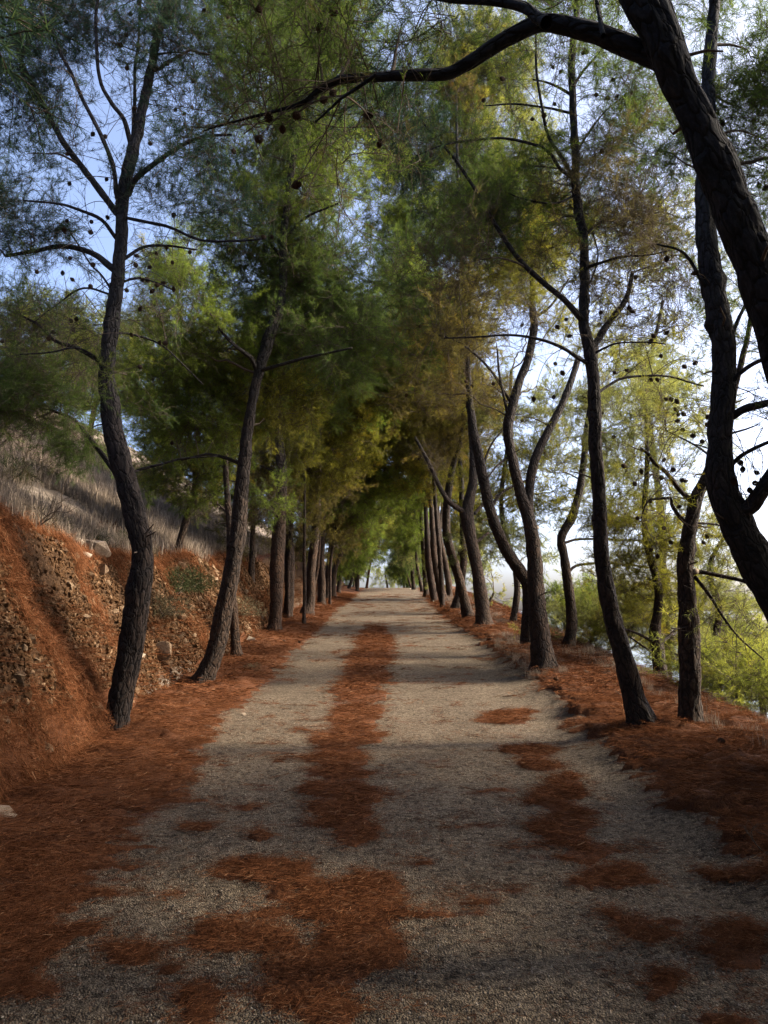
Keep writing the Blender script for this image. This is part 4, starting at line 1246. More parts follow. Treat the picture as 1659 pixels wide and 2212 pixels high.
tree("curved right pine sweeping left from behind the double-stemmed trunk", [(1141, 1402, 19), (1142, 1310, 16), (1138, 1262, 15), (1103, 1205, 15), (1073, 1145, 14), (1055, 1085, 13.5), (1040, 1010, 12.5), (1026, 950, 12), (1019, 908, 11), (1014, 850, 8), (1010, 760, 6), (1015, 620, 4)],
     limbs=[([(1058, 1100), (1085, 1062), (1120, 1045), (1160, 1030)], 4, 2, .4), ([(1045, 1000), (1062, 960), (1085, 930)], 3, 1.5, .4)],
     lobes=[(980, 760, 110, 80, 0, .7, 'm', 'brown'), (1000, 850, 70, 50, 0, .6, 't', 'rustg'), (900, 700, 100, 80, 0, .6, 'm', 'deep'), (1050, 640, 100, 80, .5, .5, 'm', 'brown')], group=RG_, tone=(.6, .54, .5), cone_n=12)
tree("double-stemmed right pine with furrowed bark, its stems parting in a V", [(1178, 1450, 29), (1167, 1370, 25), (1158, 1280, 20), (1155, 1220, 19), (1149, 1160, 18), (1139, 1110, 16), (1121, 1055, 13), (1104, 980, 12), (1097, 920, 12.5), (1108, 875, 13), (1122, 825, 11), (1141, 772, 10), (1154, 704, 10), (1151, 676, 8), (1150, 580, 6), (1150, 450, 5)],
     limbs=[([(1142, 1125), (1141, 1095), (1144, 1050), (1154, 995), (1181, 935), (1208, 885), (1232, 830), (1250, 770)], 13, 7, .6, "stem"), ([(1100, 985), (1070, 1010), (1050, 1035)], 3, 1.5, -.3),
            ([(1098, 900), (1088, 850), (1078, 800), (1075, 755)], 3.5, 2, -.3), ([(1150, 690), (1190, 660), (1230, 600)], 4, 2, .3), ([(1104, 870), (1060, 800), (1000, 745), (940, 720)], 3.5, 1.5, -.6)],
     lobes=[(1060, 720, 90, 60, 0, .45, 't', 'rustg'), (960, 690, 100, 70, -.4, .6, 'm', 'brown'), (1120, 560, 110, 90, 0, .9, 'n', 'olive'), (1200, 500, 100, 90, .3, .7, 'm', 'olive'), (1020, 560, 90, 80, 0, .6, 'm', 'deep'), (1040, 830, 60, 50, -.3, .35, 't', 'brown', 1, .5), (870, 600, 90, 90, .3, .7, 'm', 'deep'),
            (1190, 700, 70, 60, .5, .35, 'n', 'olive'), (1130, 900, 60, 50, .6, .3, 't', 'olive'), (1100, 400, 110, 90, 0, .4, 'n', 'deep'), (880, 840, 70, 60, 0, .5, 'm', 'brown')],
     extra=[cut_stub(1139, 1098, 4, (-.5, -.8, 0)), cut_stub(1155, 1140, 4, (.8, -.5, 0))], group=RG_, tone=(.62, .56, .52), cone_n=26)
R1C = c7([(712, 505), (765, 545), (750, 470), (905, 440), (1145, 545), (1203, 530), (1130, 570), (1178, 635), (1330, 668), (970, 710), (1025, 700), (735, 712), (703, 670), (695, 820), (605, 830), (1065, 280), (400, 20), (1035, 420), (1050, 435)]) + \
      [(829.5 + .5 * a, .5 * b) for a, b in [(763, 310), (738, 450), (918, 410), (965, 425), (1005, 420), (1020, 465), (1070, 400), (990, 345), (877, 92), (930, 15), (860, 230), (867, 215), (875, 225), (430, 432), (455, 950), (530, 885), (512, 340), (640, 515), (650, 870), (1080, 885), (540, 820), (940, 655), (205, 670), (150, 450), (730, 290), (690, 500), (1022, 120), (610, 880)]]
tree("tall mossy right pine curving up from the litter edge, nearest to the track",
     [(1388, 1572, 30), (1370, 1504, 27), (1350, 1426, 24), (1328, 1348, 22), (1312, 1270, 20.5), (1303, 1212, 19), (1297, 1133, 18), (1290, 1036, 17), (1287, 958, 16), (1284, 880, 16), (1280, 802, 16), (1272, 750, 15), (1262, 704, 13.5),
      (1260, 656, 12.5), (1261, 584, 12), (1261, 512, 12), (1252, 470, 11.5), (1244, 400, 11), (1243, 340, 10.5), (1240, 280, 10), (1237, 200, 9.5), (1238, 100, 9), (1245, 25, 8), (1252, -60, 7), (1260, -220, 4)],
     limbs=[([(1275, 760), (1290, 735), (1309, 704), (1343, 661), (1357, 632), (1366, 590)], 9, 5, .5), ([(1264, 700), (1247, 678), (1218, 647), (1170, 608), (1131, 570), (1100, 530), (1064, 475), (1030, 415), (980, 340), (920, 270)], 8, 3, -.3),
            ([(1278, 790), (1247, 772), (1218, 752), (1170, 733), (1103, 724), (1030, 728), (960, 730)], 5, 1.5, -.5), ([(1244, 250), (1230, 243), (1180, 232), (1110, 225), (1045, 228)], 4, 1.5, .3),
            ([(1245, 390), (1210, 365), (1180, 325), (1110, 302), (1040, 302), (960, 312), (900, 335)], 4.5, 1.5, -.4), ([(1245, 400), (1215, 340), (1185, 290), (1173, 240), (1160, 150), (1157, 65), (1150, 10)], 4.5, 2, -.3),
            ([(1242, 210), (1210, 190), (1180, 178), (1150, 172)], 4, 2, .2), ([(1242, 180), (1262, 150), (1290, 120), (1310, 95)], 3.5, 1.5, -.2), ([(1245, 330), (1270, 290), (1300, 250), (1340, 210)], 3, 1.5, .3), ([(1262, 510), (1300, 480), (1370, 470), (1440, 455)], 4, 1.5, .4),
            ([(1262, 580), (1290, 570), (1340, 555), (1400, 550), (1450, 540)], 4, 1.5, -.3), ([(1262, 640), (1290, 560), (1280, 500)], 2.5, 1.5, .3), ([(1290, 850), (1310, 835), (1345, 818), (1400, 812), (1450, 815), (1520, 835)], 4, 2, .5),
            ([(1275, 770), (1300, 755), (1340, 740), (1400, 738), (1440, 742)], 3, 1.2, -.2), ([(1245, 420), (1200, 440), (1130, 430), (1080, 410)], 3, 1.2, -.4)],
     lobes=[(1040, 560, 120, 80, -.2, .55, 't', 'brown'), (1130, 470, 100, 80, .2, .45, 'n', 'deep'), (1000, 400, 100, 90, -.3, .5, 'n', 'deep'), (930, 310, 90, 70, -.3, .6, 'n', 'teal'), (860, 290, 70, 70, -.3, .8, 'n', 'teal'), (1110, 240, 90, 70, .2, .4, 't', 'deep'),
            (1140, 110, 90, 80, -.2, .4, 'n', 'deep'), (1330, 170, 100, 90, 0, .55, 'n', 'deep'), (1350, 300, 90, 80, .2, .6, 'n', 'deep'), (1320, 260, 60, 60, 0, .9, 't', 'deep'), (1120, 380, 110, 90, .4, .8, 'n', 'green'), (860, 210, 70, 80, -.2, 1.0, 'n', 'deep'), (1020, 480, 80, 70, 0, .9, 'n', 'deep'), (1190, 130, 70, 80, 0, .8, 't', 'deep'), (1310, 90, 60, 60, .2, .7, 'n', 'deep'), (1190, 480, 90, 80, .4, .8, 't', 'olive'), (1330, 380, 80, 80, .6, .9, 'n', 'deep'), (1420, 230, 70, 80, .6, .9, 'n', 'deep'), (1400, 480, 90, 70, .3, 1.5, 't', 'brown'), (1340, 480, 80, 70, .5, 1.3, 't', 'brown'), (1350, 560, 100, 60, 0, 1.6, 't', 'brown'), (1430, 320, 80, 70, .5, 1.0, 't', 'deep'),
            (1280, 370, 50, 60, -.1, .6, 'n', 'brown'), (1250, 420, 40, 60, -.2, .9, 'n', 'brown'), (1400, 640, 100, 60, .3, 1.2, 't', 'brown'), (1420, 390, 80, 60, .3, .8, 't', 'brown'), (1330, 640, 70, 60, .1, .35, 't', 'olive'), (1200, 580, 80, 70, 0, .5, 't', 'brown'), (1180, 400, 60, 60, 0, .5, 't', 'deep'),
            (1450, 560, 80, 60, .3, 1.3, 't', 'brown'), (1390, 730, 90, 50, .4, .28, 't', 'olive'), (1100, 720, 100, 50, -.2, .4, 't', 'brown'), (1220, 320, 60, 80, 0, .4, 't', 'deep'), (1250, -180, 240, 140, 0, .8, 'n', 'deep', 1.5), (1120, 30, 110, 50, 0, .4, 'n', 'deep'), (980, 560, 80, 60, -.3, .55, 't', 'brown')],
     cones=R1C, group=RG_, tone=(.52, .50, .50), amp=.014, extra=[])
RNC = c6([(958, 55), (900, 75), (710, 150), (750, 148), (800, 255), (825, 258), (858, 268), (850, 312), (865, 338), (895, 338), (860, 375), (888, 425), (1030, 355), (1025, 397), (945, 458), (995, 490), (660, 655), (770, 690), (565, 625), (785, 592), (625, 725), (835, 645), (885, 705), (905, 708),
          (640, 915), (785, 970), (825, 1050), (1025, 1015), (1005, 1050), (712, 1090), (750, 1125), (505, 465), (710, 820), (870, 850)])
tree("leaning pine on the outer right verge with two pale pruning scars",
     [(1490, 1495, 25), (1489, 1387, 24.5), (1487, 1309, 22), (1481, 1231, 19.5), (1481, 1192, 18.5), (1491, 1133, 16.5), (1506, 1075, 15), (1522, 1044, 14), (1541, 997, 12), (1560, 930, 10), (1590, 820, 8), (1620, 700, 6), (1640, 560, 5)],
     limbs=[([(1492, 1080), (1470, 1060), (1440, 1020), (1415, 1000), (1400, 980), (1385, 968)], 6, 3, -.4), ([(1482, 1130), (1462, 1110), (1450, 1090), (1448, 1078), (1420, 1078), (1398, 1085), (1385, 1120)], 5, 1.5, -.2),
            ([(1500, 1235), (1530, 1237), (1575, 1248), (1610, 1258), (1645, 1275)], 5, 4, -.2), ([(1500, 1245), (1530, 1285), (1560, 1330), (1590, 1370), (1650, 1425)], 4, 1.5, -.3), ([(1505, 1130), (1540, 1132), (1575, 1140)], 3, 2, .2),
            ([(1540, 990), (1500, 960), (1440, 930)], 3, 1.2, .3)],
     lobes=[(1560, 1360, 60, 45, -.2, .55, 't', 'pale', 1, .9), (1600, 1410, 60, 40, -.3, .6, 't', 'olive', 1, .9), (1420, 1040, 60, 50, -.3, .25, 't', 'olive'), (1410, 1120, 50, 50, -.2, .3, 't', 'olive', 1, .8), (1450, 900, 80, 60, .3, .3, 't', 'olive'), (1430, 960, 80, 50, .2, .3, 't', 'olive'), (1600, 600, 90, 90, .4, .4, 'n', 'deep'), (1640, 760, 60, 70, .3, .3, 't', 'deep')],
     Y=10.3, cones=RNC, extra=[cut_stub(1490, 1186, 5, (.1, -.9, .35)), cut_stub(1496, 1236, 6.5, (.35, -.9, .1))], group=RG_, tone=(.72, .70, .66), amp=.014)
tree("massive dark pine leaning in from the right edge, then rising straight up",
     [(1790, 1600, 46), (1740, 1440, 43), (1690, 1320, 42), (1636, 1228, 40), (1600, 1150, 39), (1568, 1083, 37), (1552, 1017, 33), (1553, 958, 30), (1562, 880, 29), (1565, 802, 28), (1562, 740, 28), (1552, 690, 28), (1537, 608, 27), (1528, 536, 26), (1525, 464, 24), (1524, 380, 22), (1530, 200, 18), (1545, 0, 14), (1550, -250, 8)],
     Y=7.6, limbs=[([(1580, 1100), (1620, 1095), (1640, 1070), (1659, 1040), (1690, 990)], 20, 14, -.3, "stem"), ([(1580, 900), (1610, 882), (1640, 874), (1690, 862)], 9, 8, -.2), ([(1575, 1010), (1600, 985), (1630, 968), (1670, 950)], 5, 4, -.2),
                   ([(1570, 850), (1590, 815), (1630, 785), (1670, 770)], 6, 4, -.2), ([(1540, 640), (1510, 595), (1490, 560), (1465, 540), (1420, 530)], 5, 2, -.2), ([(1570, 760), (1590, 700), (1615, 650)], 5, 4, .2), ([(1560, 990), (1530, 968), (1500, 960)], 2.5, 1, .1)],
     lobes=[(1620, 120, 90, 110, .4, 1.5, 'n', 'deep'), (1600, 230, 90, 60, .5, 1.3, 'n', 'deep'), (1640, 300, 60, 70, .4, .6, 't', 'deep'), (1640, 430, 60, 80, .4, .4, 't', 'brown'), (1480, 330, 50, 80, .6, .9, 'n', 'deep'), (1660, 960, 60, 60, 0, .3, 't', 'deep'), (1640, 840, 50, 50, 0, .3, 't', 'deep'), (1540, -200, 260, 200, 0, 1.1, 'n', 'deep', 1.6), (1780, 300, 140, 300, 0, 1.2, 'n', 'deep', 1.5), (1780, 800, 120, 200, 0, .6, 'n', 'deep', 1.5)],
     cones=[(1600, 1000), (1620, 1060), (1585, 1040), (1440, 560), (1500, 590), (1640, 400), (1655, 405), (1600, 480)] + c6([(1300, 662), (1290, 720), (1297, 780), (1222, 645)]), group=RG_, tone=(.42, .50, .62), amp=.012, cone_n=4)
tree("huge dark foreground pine in the upper right corner, long branch arching left",
     [(1900, 1850, 62), (1850, 1500, 56), (1800, 1180, 53), (1750, 950, 52), (1698, 780, 51), (1650, 625, 50), (1600, 495, 50), (1551, 365, 49), (1500, 250, 42), (1470, 180, 43), (1436, 100, 46), (1386, 0, 52), (1340, -100, 50), (1280, -230, 42), (1230, -420, 30), (1200, -700, 18)],
     Y=4.6, limbs=[([(1470, 160), (1430, 132), (1355, 100), (1280, 72), (1220, 57), (1165, 50), (1110, 72), (1055, 105), (1000, 140), (960, 158), (880, 160), (830, 162), (751, 166), (722, 173), (686, 194), (661, 216), (628, 230), (578, 245), (470, 274), (440, 284)], 27, 1.2, .8),
                   ([(1180, 48), (1160, 36), (1130, 15), (1050, 0), (970, -5), (900, -20)], 14, 8, .3), ([(812, 162), (765, 194), (736, 212), (711, 234), (679, 263)], 4.5, 2, .2), ([(1303, 78), (1297, 45), (1289, 10), (1284, -30)], 6, 4, .3)],
     lobes=[(640, 260, 100, 50, .6, .7, 't', 'brown'), (560, 260, 90, 50, .8, .7, 't', 'deep'), (460, 280, 90, 50, .9, .7, 'n', 'teal'), (700, 290, 80, 60, .6, .5, 't', 'brown'), (780, 250, 60, 60, .4, .35, 't', 'deep'), (760, 90, 80, 70, .4, .7, 'n', 'deep'), (860, 60, 70, 60, .3, .5, 'n', 'teal'), (950, 40, 80, 50, .2, .3, 't', 'deep', 1, .9), (650, 50, 90, 70, .4, 1.0, 'n', 'deep'), (560, 60, 90, 80, .6, .6, 'n', 'deep'),
            (900, -200, 300, 150, .2, .8, 'n', 'deep', 2), (1300, -300, 300, 150, 0, 1.0, 'n', 'deep', 2.5), (1380, 10, 50, 50, .5, .5, 't', 'deep')],
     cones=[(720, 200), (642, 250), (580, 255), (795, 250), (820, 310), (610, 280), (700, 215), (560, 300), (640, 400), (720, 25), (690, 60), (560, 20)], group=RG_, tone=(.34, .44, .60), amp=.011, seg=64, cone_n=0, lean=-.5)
tree("slender S-curved pine standing on the right verge behind the double-stemmed one", [(1228, 1402, 14), (1235, 1340, 13), (1229, 1280, 12), (1219, 1204, 10.5), (1212, 1160, 11), (1236, 1116, 11), (1253, 1055, 9), (1263, 980, 8), (1267, 930, 7), (1280, 850, 6), (1290, 740, 5)],
     limbs=[([(1225, 1240), (1245, 1222), (1285, 1217), (1360, 1220), (1430, 1232), (1470, 1255)], 3.5, 1.5, .6), ([(1222, 1172), (1250, 1165), (1300, 1165), (1370, 1168), (1420, 1172)], 3, 1.5, .6)],
     lobes=[(1180, 1020, 60, 50, .5, .35, 'm', 'olive'), (1300, 1080, 70, 60, .8, .35, 'm', 'olive'), (1330, 900, 90, 70, 1, .4, 'm', 'pale'), (1240, 860, 80, 50, 1, .3, 'm', 'pale'), (1380, 1120, 60, 60, 1, .35, 'm', 'olive')], extra=[cut_stub(1218, 1226, 3.5, (-.3, -.9, .2))], group=RG_, tone=(.6, .56, .5), cone_n=8)

# ---- slope beyond the right row
tree("stout pine down the right slope, its trunk showing between the two verge trunks", [(1427, 1450, 16), (1425, 1400, 15), (1420, 1364, 14), (1412, 1280, 10), (1400, 1150, 8), (1395, 1000, 6), (1390, 850, 4)], Y=16.5,
     limbs=[([(1425, 1400), (1400, 1380), (1360, 1362), (1330, 1355)], 4, 2, -.2), ([(1428, 1390), (1450, 1370), (1470, 1350)], 4, 2, .3), ([(1424, 1420), (1395, 1400), (1360, 1375)], 3, 1.5, .5)],
     lobes=[(1350, 960, 90, 80, 0, .55, 'm', 'pale'), (1440, 1020, 90, 80, .5, .55, 'm', 'pale'), (1360, 1120, 90, 70, .5, .8, 'm', 'olive'), (1440, 1170, 90, 80, 0, .9, 'm', 'olive'), (1370, 1240, 80, 60, 1, .8, 'm', 'olive'), (1440, 1290, 70, 60, 0, 1.0, 'm', 'olive'), (1380, 1320, 60, 30, 1, .6, 'm', 'pale'),
            (1400, 850, 100, 70, 1, .4, 'm', 'pale'), (1440, 1370, 40, 40, 1.5, 1.0, 'm', 'olive')], group=SG, tone=(.5, .48, .44), cone_n=6)
tree("tall airy slope pine, its olive crown filling the gap left of the double-stemmed pine", [(1110, 1330, 8), (1105, 1250, 8), (1095, 1100, 6), (1100, 950, 5), (1110, 800, 4)], Y=27,
     lobes=[(1085, 1170, 60, 50, 0, 1.0, 'f', 'pale'), (1060, 1060, 60, 60, 0, .9, 'f', 'olive'), (1150, 980, 60, 60, 0, .7, 'f', 'pale'), (1100, 900, 90, 60, 0, .6, 'f', 'pale'), (1190, 1060, 50, 60, 1, .7, 'f', 'olive'), (1170, 1200, 28, 16, 1, .9, 'f', 'pale'), (1200, 850, 90, 60, 2, .45, 'f', 'pale'), (1330, 560, 100, 80, 3, .5, 'f', 'olive'), (1430, 480, 80, 90, 3, .5, 'f', 'olive'), (1180, 1130, 30, 20, 1, .8, 'f', 'pale')], group=SG, sink=1)
tree("round-topped low pine crown behind the slender S-curved trunk", [(1225, 1420, 6), (1222, 1340, 5), (1220, 1290, 4)], Y=27, lobes=[(1215, 1300, 34, 28, 0, 1.3, 'f', 'green'), (1270, 1305, 50, 34, -1, 1.1, 'f', 'pale'), (1245, 1340, 60, 22, -1, 1.3, 'f', 'olive'), (1300, 1270, 40, 30, 0, .6, 'f', 'rustg')], group=SG, sink=1)
tree("layered pine crown behind the leaning verge pine, tip pointing right", [(1530, 1420, 10), (1540, 1330, 9), (1545, 1230, 6), (1550, 1160, 4)], Y=19, lobes=[(1550, 1210, 75, 32, 0, 1.0, 'm', 'pale'), (1530, 1260, 60, 32, 0, 1.2, 'm', 'pale'), (1530, 1330, 70, 50, 1, 1.1, 'm', 'pale'), (1540, 1400, 60, 50, 1, 1.2, 'm', 'bright')], group=SG, sink=1, tone=(.6, .56, .5))
tree("bright yellow-green pine crown at the right edge below the mountain", [(1600, 1560, 10), (1605, 1480, 9), (1610, 1400, 5)], Y=22, lobes=[(1600, 1375, 60, 32, 0, 1.1, 'm', 'bright'), (1640, 1430, 60, 45, 0, 1.2, 'm', 'bright'), (1570, 1440, 60, 40, -1, 1.2, 'm', 'bright'), (1700, 1440, 60, 80, 1, 1.1, 'm', 'bright')], group=SG, sink=1)
tree("lowest yellow-green pine crown at the foot of the right slope edge", [(1590, 1640, 8), (1590, 1560, 7), (1592, 1500, 4)], Y=14, lobes=[(1560, 1480, 50, 26, 0, 1.3, 'm', 'bright'), (1620, 1500, 50, 26, -.5, 1.3, 'm', 'bright'), (1540, 1450, 40, 26, 1, 1.0, 'm', 'pale')], group=SG, sink=1)
tree("tall pale pine far beyond the right row, between mossy and massive trunks", [(1440, 1400, 10), (1430, 1100, 9), (1420, 850, 6), (1415, 650, 4)], Y=26, lobes=[(1430, 780, 90, 60, 0, .5, 'f', 'pale'), (1360, 850, 80, 60, 0, .55, 'f', 'bright'), (1480, 880, 80, 80, 0, .55, 'f', 'pale'), (1500, 700, 70, 70, 0, .3, 'f', 'olive'), (1350, 1010, 80, 60, 1, .6, 'f', 'pale'), (1330, 730, 60, 50, 1, .35, 'f', 'olive')], group=SG, sink=1)

# ---- left hillside
tree("sunlit yellow-green pine high on the hillside at the left edge", [(60, 900, 8), (60, 820, 7), (65, 740, 5), (70, 670, 3)], Y=26, lobes=[(30, 700, 90, 50, 0, 1.2, 'f', 'bright'), (110, 690, 60, 45, 0, 1.2, 'f', 'bright'), (50, 790, 100, 50, 0, 1.1, 'f', 'bright'), (150, 780, 60, 50, 0, 1.1, 'f', 'bright'), (60, 860, 80, 30, 1, .8, 'f', 'olive')], group=HG, sink=1)
tree("sunlit rounded pine on the hillside behind the nearest left trunk", [(200, 900, 7), (200, 820, 6), (200, 730, 3)], Y=30, lobes=[(190, 700, 50, 40, 0, 1.2, 'f', 'bright'), (200, 780, 70, 60, 0, 1.2, 'f', 'bright'), (290, 750, 50, 50, 0, 1.2, 'f', 'bright'), (210, 860, 90, 40, 0, 1.1, 'f', 'olive'), (300, 840, 60, 60, 0, 1.2, 'f', 'bright')], group=HG, sink=1)
tree("leafy green hillside pine behind the second left pine, crown low over the slope", [(400, 1130, 9), (395, 1050, 8), (390, 950, 6), (390, 800, 4), (400, 600, 3)], Y=20, lobes=[(350, 920, 80, 70, 0, 1.1, 'm', 'green'), (330, 1010, 80, 50, 0, 1.1, 'm', 'green'), (420, 960, 80, 60, -1, 1.1, 'm', 'green'), (410, 1040, 90, 40, -1, 1.1, 'm', 'green'), (360, 800, 70, 80, 0, 1.1, 'm', 'green'), (330, 700, 60, 60, 1, 1.0, 'm', 'pale'), (420, 560, 80, 90, 1, .7, 'm', 'green'), (350, 600, 50, 60, 1, .5, 'm', 'pale')], group=HG, sink=1)
tree("brown-green pine set back on the hillside above the kinked left trunk", [(545, 1180, 7), (545, 1080, 6), (545, 950, 4)], Y=27, lobes=[(540, 1080, 60, 50, 0, 1.0, 'f', 'brown'), (500, 1000, 70, 60, 0, 1.1, 'f', 'olive'), (480, 1090, 50, 40, 0, 1.0, 'f', 'deep'), (650, 1100, 60, 50, 3, .9, 'f', 'brown'), (600, 1000, 80, 60, 4, .9, 'f', 'olive'), (540, 1150, 60, 30, 0, .8, 'f', 'brown')], group=HG, sink=1)
tree("dense pine mass set back left of the far left trunks", [(690, 1240, 6), (700, 1150, 5), (705, 1050, 3)], Y=40, lobes=[(690, 1150, 60, 60, 0, 1.1, 'f', 'brown'), (640, 1180, 40, 50, 0, .6, 'f', 'olive'), (740, 1180, 40, 50, 6, 1.1, 'f', 'green'), (720, 1090, 60, 50, 4, 1.0, 'f', 'olive')], group=HG, sink=1)
tree("light green pine beyond the crest behind the bright gap", [(838, 1290, 3), (836, 1262, 2.5), (832, 1240, 1.5)], Y=78, lobes=[(808, 1250, 14, 8, 0, .6, 'f', 'bright'), (848, 1258, 16, 4, 0, .6, 'f', 'bright')], group="pines beyond the crest", sink=2)
tree("dark pine beyond the crest right of the bright gap", [(878, 1290, 3), (872, 1262, 2.5), (870, 1230, 1.5)], Y=74, lobes=[(886, 1240, 16, 10, 0, 1.2, 'f', 'green'), (880, 1215, 30, 26, 0, 1.2, 'f', 'deep'), (890, 1250, 20, 10, 0, 1.0, 'f', 'olive')], group="pines beyond the crest", sink=2)

# crowns closing the tunnel over the far part of the track
def filler(label, trunk, lobes, grp, **kw):
    tree(label, trunk, lobes=lobes, group=grp, sink=.6, **kw)
filler("mid-distance left pine whose brown-green crown hangs low over the left trunks", [(622, 1326, 5), (624, 1200, 5), (640, 1050, 4), (680, 800, 3)], [(650, 1020, 90, 60, 0, .6, 'f', 'olive'), (620, 930, 110, 70, 0, .65, 'f', 'olive'), (700, 880, 120, 80, 0, .65, 'f', 'olive'), (780, 800, 120, 100, 0, 1.0, 'f', 'green'), (560, 820, 120, 90, 0, .6, 'f', 'green'), (720, 1000, 70, 60, 0, .4, 'f', 'olive')], LG, Y=29, tone=(.8, .7, .65))
filler("left pine far along the row whose crown reaches over the track centre", [(713, 1288, 3.5), (716, 1200, 3.5), (735, 1100, 3), (780, 950, 2)], [(790, 1010, 90, 60, 0, .75, 'f', 'olive'), (830, 930, 110, 80, 0, .75, 'f', 'green'), (770, 1080, 60, 50, 0, 1.0, 'f', 'green'), (860, 1030, 60, 50, 0, .8, 'f', 'green'), (720, 1140, 40, 50, 0, .8, 'f', 'brown')], LG, Y=38, tone=(.8, .7, .65))
filler("green-crowned left pine near the crest, crown dipping to head height", [(772, 1270, 4.5), (775, 1230, 4), (780, 1180, 3)], [(775, 1180, 32, 28, 0, 1.2, 'f', 'bright'), (805, 1140, 44, 30, 0, 1.1, 'f', 'bright'), (835, 1105, 50, 30, 0, 1.0, 'f', 'bright'), (755, 1195, 26, 36, 0, 1.2, 'f', 'green'), (762, 1225, 12, 12, 0, 1.1, 'f', 'green')], LG, Y=54)
filler("right pine near the crest whose dense crown overhangs the track end", [(893, 1262, 5), (890, 1220, 4.5), (886, 1150, 3)], [(872, 1170, 34, 34, 0, 1.2, 'f', 'pale'), (856, 1140, 36, 24, 0, 1.0, 'f', 'bright'), (884, 1215, 26, 24, 0, 1.2, 'f', 'deep'), (874, 1195, 14, 12, 0, 1.1, 'f', 'green'), (880, 1100, 50, 44, 0, 1.1, 'f', 'olive'), (845, 1085, 40, 36, 0, .9, 'f', 'green')], RG_, Y=57, tone=(.6, .55, .5))
filler("right pine past the long leaning trunk, brownish crown over the track", [(955, 1290, 7), (950, 1200, 6), (940, 1080, 5), (930, 900, 3)], [(910, 1000, 70, 60, 0, .7, 'f', 'olive'), (930, 920, 90, 60, 0, .6, 'f', 'olive'), (880, 930, 80, 70, 0, .7, 'f', 'olive'), (960, 1010, 50, 50, 0, .9, 'f', 'brown'), (900, 830, 120, 80, 0, .9, 'f', 'green'), (985, 860, 80, 70, 0, .9, 'f', 'brown')], RG_, Y=36, tone=(.7, .62, .55))
filler("low bushy pine below the verge right of the curving trunk", [(1075, 1400, 5), (1075, 1320, 4), (1075, 1280, 3)], [(1040, 1180, 26, 50, 0, .9, 'f', 'pale'), (1035, 1240, 22, 34, 0, .8, 'f', 'pale')], SG, Y=34, )
filler("bushy pine low on the slope between the mossy and outer trunks", [(1360, 1500, 8), (1360, 1400, 6), (1360, 1340, 4)], [(1340, 1310, 60, 30, 0, .9, 'm', 'pale'), (1330, 1360, 34, 24, 0, .7, 'm', 'rustg'), (1390, 1370, 50, 40, 0, .9, 'm', 'olive'), (1460, 1380, 40, 50, 0, 1.1, 'm', 'olive'), (1450, 1440, 40, 30, 0, 1.1, 'm', 'olive')], SG, Y=20)
filler("bushy pine just over the verge behind the slender S-curved trunk", [(1275, 1480, 6), (1275, 1400, 5), (1272, 1350, 3)], [(1230, 1345, 50, 24, 0, 1.2, 'm', 'pale'), (1295, 1350, 50, 34, 0, 1.2, 'm', 'olive'), (1265, 1310, 50, 34, 0, 1.0, 'm', 'green'), (1330, 1400, 30, 24, 0, .9, 'm', 'olive')], SG, Y=21)
filler("wide yellow-green pine crown rising just beyond the right verge edge", [(1660, 1720, 12), (1650, 1600, 9), (1640, 1480, 6)], [(1530, 1430, 50, 40, 1, 1.1, 'm', 'bright'), (1590, 1460, 60, 40, .5, 1.2, 'm', 'bright'), (1660, 1480, 60, 50, 0, 1.3, 'm', 'bright'), (1640, 1530, 60, 30, -.5, 1.2, 'm', 'bright'), (1720, 1560, 60, 60, 0, 1.2, 'm', 'bright'), (1570, 1390, 50, 36, 1.5, 1.0, 'm', 'pale')], SG, Y=13)

filler("low green pine hugging the ground left of the bright gap", [(770, 1268, 3), (770, 1245, 3), (772, 1225, 2)], [(745, 1250, 16, 8, 0, 1.6, 'f', 'olive'), (750, 1240, 24, 14, 0, 1.3, 'f', 'green'), (755, 1246, 14, 8, 0, 1.3, 'f', 'olive'), (735, 1225, 24, 24, 0, 1.2, 'f', 'olive'), (760, 1215, 26, 18, 0, 1.2, 'f', 'green')], LG, Y=62)
filler("low dark pine hugging the ground right of the bright gap", [(880, 1266, 3), (880, 1245, 3), (878, 1225, 2)], [(880, 1250, 12, 7, 0, 1.5, 'f', 'green'), (885, 1255, 22, 10, 0, 1.6, 'f', 'deep'), (890, 1245, 16, 8, 0, 1.4, 'f', 'deep'), (890, 1240, 18, 14, 0, 1.4, 'f', 'green'), (884, 1226, 12, 10, 0, 1.1, 'f', 'green'), (900, 1215, 18, 20, 0, 1.2, 'f', 'deep')], RG_, Y=63)
filler("slope pine seen between the trunks of the far right row", [(985, 1330, 5), (985, 1250, 4), (985, 1180, 3)], [(975, 1180, 40, 50, 0, 1.1, 'f', 'olive'), (1000, 1130, 50, 50, 0, 1.0, 'f', 'olive'), (960, 1240, 24, 20, 0, 1.0, 'f', 'pale'), (1010, 1060, 60, 50, 0, .9, 'f', 'olive'), (1000, 1225, 22, 18, 0, .8, 'f', 'pale')], SG, Y=44)

